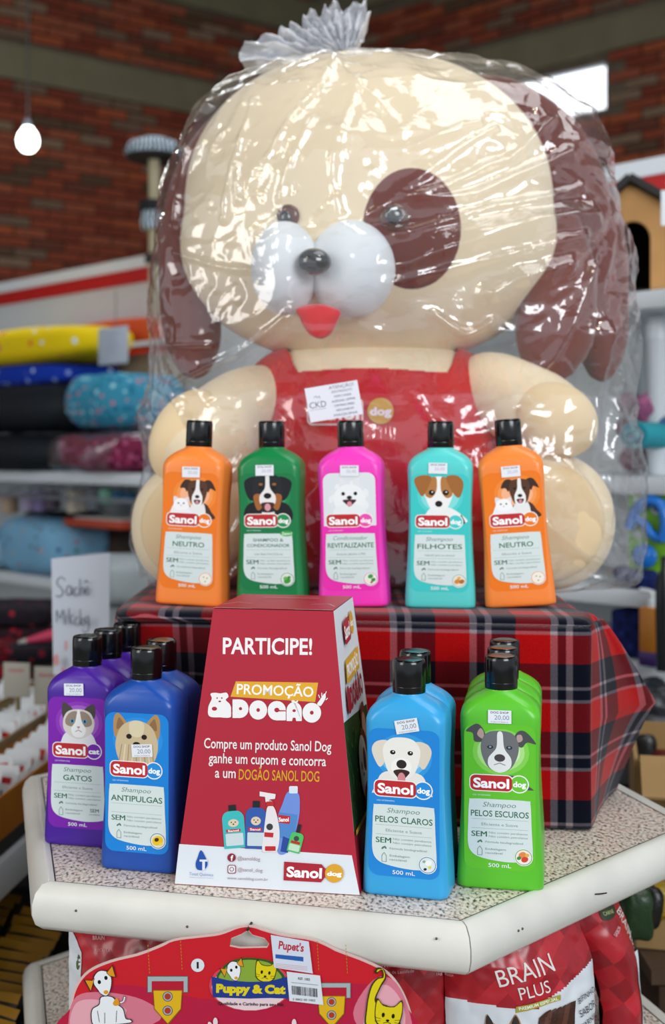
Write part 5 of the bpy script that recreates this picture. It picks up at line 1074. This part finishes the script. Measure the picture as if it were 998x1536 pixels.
wr_([(98, 871), (93, 866), (87, 869), (86, 876), (92, 882), (95, 889), (90, 895), (84, 893)]); wr_([(107, 880), (102, 879), (100, 887), (103, 893), (107, 889), (108, 880), (109, 893)]); wr_([(117, 881), (113, 883), (112, 890), (115, 894), (119, 890)]); wr_([(121, 868), (121, 893), (123, 883), (127, 882), (128, 892)]); wr_([(130, 887), (134, 884), (133, 880), (130, 882), (130, 889), (133, 892), (136, 889)]); wr_([(129, 874), (131, 870), (134, 874)])
wr_([(87, 933), (87, 915), (92, 927), (97, 914), (99, 936)]); wr_([(102, 922), (102, 936)]); wr_([(102, 915), (102.5, 916)]); wr_([(106, 912), (107, 936)]); wr_([(113, 921), (107, 927), (113, 936)]); wr_([(121, 926), (116, 926), (115, 934), (119, 937), (123, 931), (123, 913), (124, 937)]); wr_([(128, 926), (125, 931), (127, 937), (130, 932), (128, 926)]); wr_([(136, 924), (132, 925), (132, 933), (136, 932), (136, 924), (136, 942), (131, 948), (127, 943)])
A.blob([(100, 962), (104, 960), (105, 972), (101, 974)], '#d8a8b0'); A.blob([(84, 984), (90, 980), (92, 994), (85, 996)], '#dc9a98'); A.blob([(96, 1000), (101, 999), (101, 1008), (96, 1008)], '#dc9a98')
A.build('handwriting', lambda x, y, h: pl.px(x, y, h)-base, t)
for (x0, y0, x1, y1, ds) in ((4, 994, 46, 1046, 'cream divider card with a faded red heading, left of the sign'), (50, 1000, 92, 1058, 'cream divider card with faded red marks, right in front of the sign')):
    Y = 2.25; p = at((x0+x1)/2, y1, Y); w_ = (x1-x0)*Y/F; h_ = (y1-y0)*Y/F; t = thing('divider_card', ds, 'card', p, D(-10)); bx('card', (0, 0, h_/2), (w_, .002, h_), mat('#aaa69a', .8), t, bev=.0005); A = Art(step=5e-5, z0=1e-4)
    for i in range(5): A.ell(-w_*.25+i*w_*.12, h_*.78, w_*.05, h_*.05, '#b5747a', i)
    A.build('faded_print', lambda x, y, h: Vector((x, -.0013-h, y)), t); bx('pin', (0, .006, h_*.2), (.004, .012, h_*.4+.05), mat('#8d7a55', .8), t)
# ------------------------------------------------------------------ side stand with sachet trays (left)
SD = Vector((.10, 1, 0)).normalized(); SX = Vector((1, -.10, 0)).normalized(); RA = math.atan2(-.1, 1)
def tp(a, b_, z): return Vector((-.474, 1.80, 0))+SX*a+SD*b_+Vector((0, 0, z))   # a to the right, b away
t = thing('tray_stand', 'white side stand at left carrying the cardboard sachet trays', 'stand', tp(-.2, .4, 0), RA)
bx('white_board', (0, 0, .708), (.42, 1.5, .055), mat('#c6ccd0', .45), t, bev=.004); bx('dark_board', (0, 0, .748), (.40, 1.5, .022), mat('#1a1512', .7), t); bx('support', (-.13, .2, .34), (.12, 1.0, .68), mat('#2c2622', .8), t)
orr = mat('#b06c14', .75, .2, (12, .1)); brw = mat('#8d7552', .8, .2, (12, .1))
sach = {}
def sachet(k):
    w_, h_ = .062, .085; V = []; n_ = 8
    me = bpy.data.meshes.new('pouch'); V = []; Fc = []; FM = []
    for sgn in (-1, 1):
        b0 = len(V)
        for i in range(n_+1):
            for j in range(n_+1):
                u, v = i/n_, j/n_; V.append(((u-.5)*w_*(1-.10*(v > .93)), sgn*.007*math.sin(PI*u)**.6*math.sin(PI*v)**.5, v*h_))
        for i in range(n_):
            for j in range(n_):
                q = (b0+i*(n_+1)+j, b0+(i+1)*(n_+1)+j, b0+(i+1)*(n_+1)+j+1, b0+i*(n_+1)+j+1); Fc.append(q if sgn < 0 else q[::-1])
                red = sgn < 0 and ((j == 5 and 1 < i < 7) or (j == 6 and 3 < i < 7 and k % 2) or (j < 2)); FM.append(1 if red else 2 if (sgn < 0 and j in (3,) and k % 3 == 0 and 2 < i < 6) else 0)
    me.from_pydata(V, [], Fc); [me.materials.append(m) for m in (mat('#dcdfe2', .22, .6, bump=(60, .5, .004)), mat('#c41a18', .25, .6), mat('#6b7684', .3))]; me.polygons.foreach_set('material_index', FM); me.polygons.foreach_set('use_smooth', [True]*len(FM)); return me
SM3 = [sachet(k) for k in range(3)]
def tray(a0, a1, b0, b1, zb, ht, lab, m):
    ca, cb_ = (a0+a1)/2, (b0+b1)/2; t = thing('cardboard_tray', lab, 'tray', tp(ca, cb_, zb), RA, None); w_, l_ = a1-a0, b1-b0
    bx('base', (0, 0, .002), (w_, l_, .003), m, t); bx('side', (-w_/2, 0, ht/2), (.003, l_, ht), m, t); bx('side', (w_/2, 0, ht/2), (.003, l_, ht), m, t); bx('end', (0, -l_/2, ht/2), (w_, .003, ht), m, t); bx('end', (0, l_/2, ht/2), (w_, .003, ht), m, t)
    return t
tray(-.098, 0, -.15, .62, .76, .062, 'orange cardboard tray full of white and red sachets nearest the table', orr)
tray(-.205, -.105, .10, .70, .76, .075, 'brown cardboard tray of sachets in the middle row at left', brw)
tray(-.30, -.21, .30, .72, .76, .085, 'brown cardboard tray of sachets in the far left row', brw)
places = ['nearest the orange tray front', 'near the front of the tray', 'in the middle of the tray', 'towards the back of the tray', 'at the back of the tray']
ORD = 'first second third fourth fifth sixth seventh eighth ninth tenth eleventh twelfth thirteenth fourteenth fifteenth sixteenth seventeenth eighteenth nineteenth twentieth twenty-first twenty-second'.split()
for row, (ac, b0, b1, st, lean, nm) in enumerate(((-.05, -.06, .60, .036, -.62, 'orange tray'), (-.155, .14, .68, .036, -.6, 'middle brown tray'), (-.255, .33, .70, .04, -.5, 'far left tray'))):
    b_ = b0; k = 0; N_ = int((b1-b0)/st)
    while b_ < b1:
        o = bpy.data.objects.new('sachet', SM3[(k*7+row) % 3]); COL.objects.link(o); o.location = tp(ac+random.uniform(-.008, .008), b_, .767+.003*row); o.rotation_euler = (lean+random.uniform(-.12, .12), random.uniform(-.12, .12), RA+random.uniform(-.25, .1)+.2)
        tag(o, 'white sachet with red print, %s from the front in the %s' % (ORD[k], nm), 'sachet', 'sachets in the '+nm); b_ += st; k += 1
# lower left: rows of yellow and black packs
t = thing('lower_crate', 'dark low stand at far left under the sachet trays', 'stand', (-.42, 1.55, 0)); bx('crate_top', (-.10, .15, .535), (.20, .95, .03), mat('#17120f', .8), t); bx('crate_top', (.045, .37, .535), (.09, .50, .03), mat('#17120f', .8), t); bx('crate_body', (-.10, .15, .26), (.18, .9, .52), mat('#17120f', .8), t)
ybl = []
for k in range(2):
    me = bpy.data.meshes.new('pack'); V = []; Fc = []; FM = []; n_ = 8; w_, h_ = .085, .10
    for sgn in (-1, 1):
        b0 = len(V)
        for i in range(n_+1):
            for j in range(n_+1): u, v = i/n_, j/n_; V.append(((u-.5)*w_, sgn*.008*math.sin(PI*u)**.5*math.sin(PI*v)**.5, v*h_))
        for i in range(n_):
            for j in range(n_):
                q = (b0+i*(n_+1)+j, b0+(i+1)*(n_+1)+j, b0+(i+1)*(n_+1)+j+1, b0+i*(n_+1)+j+1); Fc.append(q if sgn < 0 else q[::-1]); FM.append(0 if j >= n_-1 or (j == 2 and 1 < i < 6 and k) else 1)
    me.from_pydata(V, [], Fc); me.materials.append(mat('#94680c', .4)); me.materials.append(mat('#1c1a16', .35)); me.polygons.foreach_set('material_index', FM); me.polygons.foreach_set('use_smooth', [True]*len(FM)); ybl.append(me)
for row, (x0, y0, dx, n_, z) in enumerate(((-.455, 1.30, .0, 22, .552), (-.55, 1.42, .0, 16, .552), (-.372, 1.74, .0, 11, .552))):
    for k in range(n_):
        o = bpy.data.objects.new('snack_pack', ybl[(k+row) % 2]); COL.objects.link(o); o.location = (x0+dx*k*.5, y0+.030*k, z+.004); o.rotation_euler = (-.75+random.uniform(-.08, .08), random.uniform(-.06, .06), D(-22)+random.uniform(-.1, .1))
        tag(o, 'yellow topped black snack pack, %s from the front of the %s' % (ORD[k], ('row beside the table', 'outer left row', 'row behind the table')[row]), 'pack', 'yellow topped packs, '+('row beside the table', 'outer left row', 'row behind the table')[row])
# ------------------------------------------------------------------ bags of dog snacks under the table top
diam = bpy.data.materials.new('red_diamond_print'); diam.use_nodes = True; nt = diam.node_tree; b = nt.nodes['Principled BSDF']; tcd = nt.nodes.new('ShaderNodeTexCoord'); mp = nt.nodes.new('ShaderNodeMapping'); mp.inputs['Rotation'].default_value = (0, 0, PI/4); nt.links.new(tcd.outputs['UV'], mp.inputs[0])
fl_ = nt.nodes.new('ShaderNodeVectorMath'); fl_.operation = 'FLOOR'; nt.links.new(mp.outputs[0], fl_.inputs[0]); wn = nt.nodes.new('ShaderNodeTexWhiteNoise'); wn.noise_dimensions = '2D'; nt.links.new(fl_.outputs[0], wn.inputs['Vector'])
cr = nt.nodes.new('ShaderNodeValToRGB'); e = cr.color_ramp.elements; e[0].color = (*lin('#8e1420'), 1); e[1].color = (*lin('#c92a34'), 1); x = e.new(.45); x.color = (*lin('#b01c28'), 1); nt.links.new(wn.outputs[0], cr.inputs[0]); nt.links.new(cr.outputs[0], b.inputs['Base Color']); b.inputs['Roughness'].default_value = .28
wbag = mat('#dbe0e6', .28, .5)
def pouch(label, pl, rows, bulge, white=None, seed=0, base=None, scale=22):
    """rows: (y px, left px, right px); white: y px below which the print is white, as f(x)"""
    R_ = catmull(rows, 22, False); n_ = 110; base = base or pl.px(rows[len(rows)//2][1], rows[-1][0]); base = Vector(base)
    t = thing('dog_snack_bag', label, 'snack bag', base)
    ylo, yhi = rows[0][0], rows[-1][0]
    def bul(x, y):
        y_ = min(max(y, ylo), yhi); k = 0
        while k < len(rows)-2 and rows[k+1][0] < y_: k += 1
        (ya, la, ra), (yb, lb, rb) = rows[k], rows[k+1]; f = (y_-ya)/(yb-ya+1e-9); l, r = la+(lb-la)*f, ra+(rb-ra)*f
        u = min(max((x-l)/(r-l), 0), 1); v = (y_-ylo)/(yhi-ylo)
        return bulge*math.sin(PI*u)**.7*min(1, .12+v*3.2)+.004*noise.noise(Vector((x*.018, y*.013, seed)))*min(1, u*8, (1-u)*8)+.0016*noise.noise(Vector((x*.06, y*.05, seed)))
    V = []; Fc = []; UV = []; FM = []
    for y, l, r in R_:
        for i in range(n_+1): x = l+(r-l)*i/n_; V.append(pl.px(x, y, bul(x, y))-base); UV.append((x/scale, y/scale*.8))
    m_ = len(R_)
    for y, l, r in R_:
        for i in range(n_+1): x = l+(r-l)*i/n_; V.append(pl.px(x, y, -bul(x, y)*.8-.001)-base); UV.append((x/scale, y/scale*.8))
    for j in range(m_-1):
        for i in range(n_):
            a = j*(n_+1)+i; Fc.append((a, a+n_+1, a+n_+2, a+1)); x = R_[j][1]+(R_[j][2]-R_[j][1])*(i+.5)/n_; y = R_[j][0]
            FM.append(1 if white and y > white(x) else 0)
    off = m_*(n_+1)
    for j in range(m_-1):
        for i in range(n_): a = off+j*(n_+1)+i; Fc.append((a, a+1, a+n_+2, a+n_+1)); FM.append(0)
    o = mk('pouch_body', V, Fc, [diam, wbag], t, True, FM); uvl = o.data.uv_layers.new(name='UVMap')
    for lp in o.data.loops: uvl.data[lp.index].uv = UV[lp.vertex_index]
    return t, (lambda x, y, h: pl.px(x, y, bul(x, y)+h+.0006)-base)
pa = Plane(at(780, 1450, 1.245), (1, .30, 0), (0, .10, 1))
t, fn = pouch('red and white dog snack bag BRAIN PLUS standing under the right front rim', pa, [(1345, 700, 856), (1390, 682, 872), (1440, 668, 889), (1500, 668, 893), (1560, 670, 892), (1640, 668, 890), (1700, 672, 886)], .028, lambda x: 1492+.00*(x)+6*math.sin((x-668)/60) if x < 790 else 1492-(x-790)*.58, 1)
A = Art(ydown=True, step=8e-5, z0=3e-4); A.text('BRAIN', 772, 1445, 25, '#eee6e2', 86, rot=.30, shear=.0, bold=.0); A.text('PLUS', 784, 1472, 18, '#eee6e2', 47, rot=.26); A.poly([(757, 1497), (823, 1479), (823, 1487), (757, 1506)], '#a8a040'); A.text('PREMIUM ESPECIAL', 790, 1492, 4.6, '#f0efd8', 60, rot=.26, bold=.03)
A.blob([(716, 1545), (716, 1524), (719, 1511), (726, 1522), (736, 1528), (746, 1525), (752, 1514), (757, 1508), (764, 1522), (766, 1545)], '#b8895c'); A.blob([(717, 1526), (719, 1512), (726, 1524)], '#33261f', 3); A.blob([(750, 1524), (756, 1509), (762, 1524)], '#33261f', 3); A.ell(740, 1545, 16, 16, '#3a2c24')
for i in range(6): A.poly([(790+i*10, 1512-i*4), (800+i*10, 1504-i*3), (808+i*8, 1500-i*2), (800+i*9, 1580), (782+i*8, 1580)], ['#4a2a20', '#5f3a2c', '#3e241c'][i % 3])
A.text('BIFINHO', 871, 1486, 9, '#3c3c44', 36, rot=.35); A.text('SABOR', 873, 1506, 11, '#3c3c44', 34, rot=.35); A.text('CARNE', 874, 1526, 9, '#3c3c44', 34, rot=.35); A.text('PREMIUM', 671, 1460, 3.5, '#e8a8a8', 9)
A.build('front_print', fn, t, grid=6)
pb = Plane(at(915, 1440, 1.38), (1, .55, 0), (0, .10, 1))
t, fn = pouch('red dog snack bag leaning at the right end under the table rim', pb, [(1300, 862, 905), (1345, 850, 925), (1390, 862, 942), (1440, 884, 952), (1500, 900, 960), (1560, 902, 966), (1700, 900, 968)], .022, None, 5)
A = Art(ydown=True, step=8e-5, z0=3e-4); A.text('BRAIN', 930, 1380, 13, '#eee6e2', 44, rot=-1.1); A.text('PLUS', 938, 1405, 10, '#eee6e2', 28, rot=-1.1); A.text('SABOR', 908, 1390, 5, '#eec8c8', 16, rot=.9)
A.blob([(888, 1362), (897, 1354), (910, 1352), (912, 1364), (900, 1374), (890, 1374)], '#2f3a22'); A.text('CARNE', 900, 1364, 5, '#c8c88a', 16, rot=.3); A.poly([(948, 1430), (956, 1424), (962, 1520), (958, 1600), (950, 1600)], '#dbe0e6')
A.build('front_print', fn, t, grid=6)
pc = Plane(at(560, 1450, 1.235), (1, -.16, 0), (0, .05, 1))
t, fn = pouch('dark red dog snack bag behind the hanging card, right part showing', pc, [(1375, 420, 655), (1420, 402, 664), (1500, 400, 668), (1600, 400, 668), (1700, 404, 664)], .022, None, 8)
A = Art(ydown=True, step=8e-5, z0=3e-4); A.text('PORTOBRAN', 596, 1437, 10, '#e8d0d0', 62, bold=.03); A.text('Receita de Lealdade', 596, 1449, 4.5, '#d8b0b0', 54); A.text('1kg', 669-9, 1458, 4, '#e8c0c0', 8); A.build('front_print', fn, t, grid=6)
pd_ = Plane(at(240, 1430, 1.25), (1, -.20, 0), (0, .05, 1))
t, fn = pouch('red dog snack bag with white left edge at the left under the rim', pd_, [(1370, 110, 380), (1420, 105, 390), (1480, 106, 392), (1560, 108, 394), (1700, 110, 390)], .022, None, 11)
A = Art(ydown=True, step=8e-5, z0=3e-4); A.poly([(104, 1385), (112, 1400), (126, 1425), (127, 1560), (104, 1560)], '#dbe0e6'); A.ell(121, 1440, 3.5, 11, '#4a5a2a'); A.text('BRAIN', 152, 1403, 6, '#e0a8a8', 18, bold=.02); A.text('RECEITA', 160, 1420, 4, '#d89a9a', 24); A.build('front_print', fn, t, grid=6)
# ------------------------------------------------------------------ hanging card with collars
pk_ = Plane(at(370, 1400, 1.112), (1, -.20, 0), (0, -.06, 1)); base = pk_.px(370, 1700)
t = thing('collar_card', 'large red shaped display card with cartoon puppy and kitten hanging on the front rim', 'card', base)
OUTL = catmull([(96, 1600), (100, 1545), (104, 1515), (113, 1480), (132, 1456), (165, 1441), (205, 1431), (232, 1421), (262, 1409), (300, 1404), (330, 1400), (352, 1392)], 4, False)+catmull([(352, 1392), (362, 1389), (372, 1388)], 3, False)
HOLE = [(373, 1396), (379, 1403), (397, 1408), (404, 1414), (401, 1420), (360, 1421), (345, 1418), (347, 1408), (362, 1402), (372, 1396)]
OUTR = catmull([(373, 1388), (384, 1390), (395, 1394), (425, 1402), (470, 1409), (505, 1424), (550, 1441), (582, 1458), (602, 1482), (615, 1512), (622, 1545), (624, 1600), (624, 1690)], 4, False)
poly = [(96, 1690)]+OUTL+HOLE[::-1]+OUTR
bm = bmesh.new(); vs = [bm.verts.new(pk_.px(x, y)-base) for x, y in poly]; f_ = bm.faces.new(vs); r_ = bmesh.ops.extrude_face_region(bm, geom=[f_]); bmesh.ops.translate(bm, verts=[v for v in r_['geom'] if isinstance(v, bmesh.types.BMVert)], vec=(0, .0018, 0)); me = bpy.data.meshes.new('card'); bm.to_mesh(me); bm.free(); me.materials.append(mat('#d9b9b4', .5)); o = bpy.data.objects.new('card', me); COL.objects.link(o); o.parent = t
A = Art(ydown=True, step=1.2e-5, z0=5e-5, rough=.22)
def inset(P_, k): 
    cx, cy = 365, 1600; return [(cx+(x-cx)*k, cy+(y-cy)*(k+.004)) for x, y in P_]
full = [(96, 1690)]+OUTL+HOLE[::-1]+OUTR
A.poly([(99, 1690)]+[(x+(2.5 if x < 250 else 0), y+2.5) for x, y in OUTL]+[(x, y+(1.5 if y > 1410 else -1)) for x, y in HOLE[::-1]]+[(x-(2 if x > 500 else 0), y+2.5) for x, y in OUTR[:-1]]+[(621, 1690)], '#cc1f2c')
A.blob([(104, 1560), (108, 1510), (140, 1485), (200, 1478), (330, 1500), (480, 1480), (560, 1478), (610, 1510), (618, 1570), (400, 1600)], '#b81c40'); A.blob([(106, 1560), (110, 1500), (150, 1488), (215, 1500), (240, 1530), (150, 1560)], '#d8788c'); A.blob([(108, 1545), (114, 1505), (150, 1500), (190, 1515), (160, 1545)], '#e8a8b4')
A.blob([(530, 1520), (560, 1470), (590, 1470), (612, 1510), (616, 1560), (560, 1560)], '#d8788c'); A.blob([(545, 1530), (570, 1480), (592, 1486), (608, 1520), (600, 1560), (560, 1555)], '#e8a8b4')
for x in (222, 271, 476, 519):
    for i in range(9): A.line(x+i*.3, 1411+i*5+(abs(x-372)-100)*.12, x+i*.3+.2, 1414+i*5+(abs(x-372)-100)*.12, 1.0, '#b98a2a')
A.ell(297, 1447.5, 10, 10, '#dfe4ea'); A.text('1', 297, 1447.5, 10, '#1d1f26', 3.2)
def buckle(x, y, s=1):
    A.frame(x, y, s, 0); Z = A
    Z.d = -1
    for p_, c_ in (((-31, -12, 33, 14), '#59666a'), ((-30, -11, 32, 13), '#a3b4b6')): A.poly([(p_[0], p_[1]), (p_[2], p_[1]), (p_[2], p_[3]), (p_[0], p_[3])], c_)
    A.poly([(-24, -11), (26, -11), (26, 6), (-24, 6)], '#b81c34'); A.poly([(-20, -38), (-22, -8), (24, -8), (22, -38), (2, -62)], '#8a6a10'); A.poly([(-19, -37), (-21, -9), (23, -9), (21, -37), (1, -60)], '#e2b41e'); 
    for yy in (-18, -40): A.ell(1, yy, 8, 8, '#4a5458'); A.ell(1, yy, 6.8, 6.8, '#a9b6b8'); A.ell(1, yy, 5, 5, '#b03a2a')
    A.frame()
buckle(251, 1477, .96); buckle(497, 1486, .9)
A.ell(376, 1478, 62, 38, '#d8465a'); A.ell(376, 1480, 58, 35, '#ead0d4')
A.blob([(331, 1470), (335, 1450), (352, 1439), (376, 1436), (404, 1440), (418, 1452), (422, 1470)], '#2d5a24'); A.blob([(334, 1470), (338, 1452), (354, 1442), (376, 1439), (402, 1443), (414, 1453), (418, 1470)], '#8aa83a')
def pup_head(cx, cy, k, rot=0):
    A.frame(cx, cy, k, rot); A.blob([(-12, 2), (-10, 12), (-2, 17), (8, 14), (11, 4), (8, -8), (2, -15), (-4, -12), (-8, -6)], '#2a2624'); A.blob([(-11, 2), (-9, 11), (-2, 16), (7, 13), (10, 4), (7, -8), (2, -14), (-4, -11), (-7, -6)], '#eceff2')
    A.poly([(-12, 6), (-23, 8), (-16, -8), (-9, 9)], '#2a2624'); A.poly([(-12.5, 5.5), (-21, 7), (-16, -6), (-10, 8)], '#e09a1e'); A.poly([(5, 13), (14, 22), (16, 6), (9, 8)], '#2a2624'); A.poly([(6, 13), (13, 20), (15, 7), (9, 9)], '#e09a1e')
    A.ell(-4.5, 3, 2, 2.5, '#15120f'); A.ell(4, 7, 2, 2.5, '#15120f'); A.ell(2, -10, 2.8, 2.4, '#e09a1e'); A.frame()
def kit_head(cx, cy, k):
    A.frame(cx, cy, k, -.12); A.blob([(-14, 3), (-13, 16), (-6, 10), (5, 10), (12, 17), (14, 4), (11, -9), (0, -13), (-11, -9)], '#3a3210', 4); A.blob([(-13, 3), (-12, 14), (-6, 9), (5, 9), (11.5, 15), (13, 4), (10, -8), (0, -12), (-10, -8)], '#e2cf18', 4)
    A.ell(-5, 0, 1.6, 2.4, '#15120f'); A.ell(5, 0, 1.6, 2.4, '#15120f'); A.ell(0, -5, 1.8, 1.2, '#15120f'); A.pline([(-4, -8), (0, -6.5), (4, -8)], .7, '#15120f')
    for s in (-1, 1): A.line(s*7, -4, s*13, -3, .5, '#3a3210'); A.line(s*7, -6, s*13, -7, .5, '#3a3210')
    A.frame()
pup_head(352, 1457, .95, .1); kit_head(399, 1458, 1.15)
A.poly(catmull([(320, 1495), (318, 1464), (345, 1470), (375, 1472), (405, 1471), (432, 1464), (434, 1497), (405, 1496), (375, 1497), (345, 1496)], 1), '#203a8a'); A.text('Puppy & Cat', 377, 1482, 12.5, '#e2cf18', 104, bold=.06, rot=-.02); A.text('Qualidade e Carinho para seu Pet', 377, 1505, 4.6, '#2a2030', 98, bold=.02, rot=-.02)
# sitting puppy at left
A.blob([(141, 1537), (137, 1525), (139, 1512), (149, 1505), (152, 1494), (170, 1494), (178, 1505), (186, 1512), (190, 1526), (198, 1528), (196, 1534), (160, 1537)], '#2a2624'); A.blob([(142, 1536), (138.5, 1525), (140, 1513), (150, 1506), (153, 1495), (169, 1495), (177, 1506), (185, 1513), (189, 1527), (196, 1529), (195, 1533), (160, 1536)], '#eceff2')
A.blob([(170, 1504), (176, 1496), (180, 1505), (174, 1508)], '#e09a1e'); A.pline(catmull([(181, 1503), (186, 1501), (188, 1493)], 4, False), 3, '#2a2624'); A.pline(catmull([(181, 1503), (186, 1501), (188, 1494)], 4, False), 2, '#eceff2'); A.line(147, 1515, 150, 1532, .7, '#2a2624'); A.line(158, 1518, 158, 1534, .7, '#2a2624'); A.line(176, 1515, 175, 1532, .7, '#2a2624')
pup_head(156, 1475, 1.25, .12)
# yellow kitten at right
A.blob([(552, 1540), (550, 1510), (556, 1480), (566, 1466), (574, 1464), (573, 1455), (568, 1456), (567, 1460), (562, 1457), (567, 1450), (577, 1453), (580, 1466), (572, 1480), (566, 1500), (590, 1512), (600, 1540)], '#3a3210'); A.blob([(554, 1540), (552, 1510), (558, 1481), (567, 1468), (576, 1465), (575, 1454), (568, 1453), (566, 1457), (574, 1452), (578, 1464), (570, 1479), (563, 1502), (588, 1514), (598, 1540)], '#e2cf18'); kit_head(583, 1522, 1.5)
A.frame(386, 1534, 1, 0); A.ell(-62, 2, 3.5, 7, '#ead8dc'); A.ell(-70, -2, 3, 5, '#ead8dc', .4); A.ell(56, 0, 3.5, 7, '#ead8dc'); A.frame()
# store sticker, barcode label
A.poly([(407, 1401), (464, 1411), (470, 1459), (412, 1450)], '#d5dbea'); A.text("Pupet's", 438, 1418, 12, '#b8283a', 38, bold=.03, rot=-.12); A.poly([(414, 1430), (456, 1434), (456, 1441), (414, 1436)], '#2a5fae'); 
for i in range(3): A.line(414, 1444+i*2.4, 462, 1449+i*2.4, .8, '#cfa2a8')
A.poly([(431, 1456), (481, 1462), (486, 1506), (435, 1500)], '#dde2ea'); A.text('REF. 1002', 457, 1467, 3.6, '#3a3c44', 18, bold=.03, rot=-.1)
random.seed(5)
for i in range(22): A.line(439+i*1.75, 1477+i*.2, 439.6+i*1.75, 1490+i*.2, random.choice((.5, .9, 1.3)), '#2a2c33')
A.line(438, 1472, 478, 1476, .8, '#8a8e98'); A.text('2 0002 00 1002', 457, 1498, 3, '#3a3c44', 34, rot=-.06)
A.build('printed_face', lambda x, y, h: pk_.px(x, y, h)-base, t)
tube('nail', [pk_.px(373, 1392, .004)-base, pk_.px(373, 1392, -.02)-base], .0012, mat('#3a332c', .5, metal=.7), t, n=8, sm=0)
# things in the gloom at lower right
t = thing('hook_strip', 'dark steel hook strip holding packets at the lower right of the table', 'rack', (.47, 1.645, 0)); bx('strip', (0, 0, .42), (.012, .006, .84), mat('#1c1c1e', .5), t); bx('foot', (0, 0, .006), (.16, .16, .012), mat('#1c1c1e', .5), t); bx('cross_bar', (-.03, -.01, .775), (.16, .006, .008), mat('#1c1c1e', .5), t)
for i, (px, py, r, cl, ds) in enumerate(((955, 1368, 22, '#1f3a1c', 'dark green snack packet hanging low at the right of the table'), (976, 1360, 16, '#14120f', 'black snack packet between the green and yellow ones at right'), (990, 1350, 14, '#a88a1a', 'yellow topped snack packet at the right edge'))):
    Y = 1.60; o = sell('snack_packet', (0, 0, 0), (r*Y/F, .02, r*1.9*Y/F), mat(cl, .35, .4, (40, .3), (30, .6, .01)), None, .5, .5, 24, 14, wob=.2, seed=20+i); o.location = at(px, py, Y+.03*i); tag(o, ds, 'packet', 'packets low at right')
t = thing('brown_crate', 'brown cardboard crate under the hanging packets at lower right', 'box', (.62, 1.85, 0)); bx('crate_body', (0, 0, .29), (.34, .30, .58), mat('#4a3526', .8), t, bev=.003); bx('crate_shelf', (0, 0, .592), (.36, .30, .02), mat('#5c4533', .8), t)
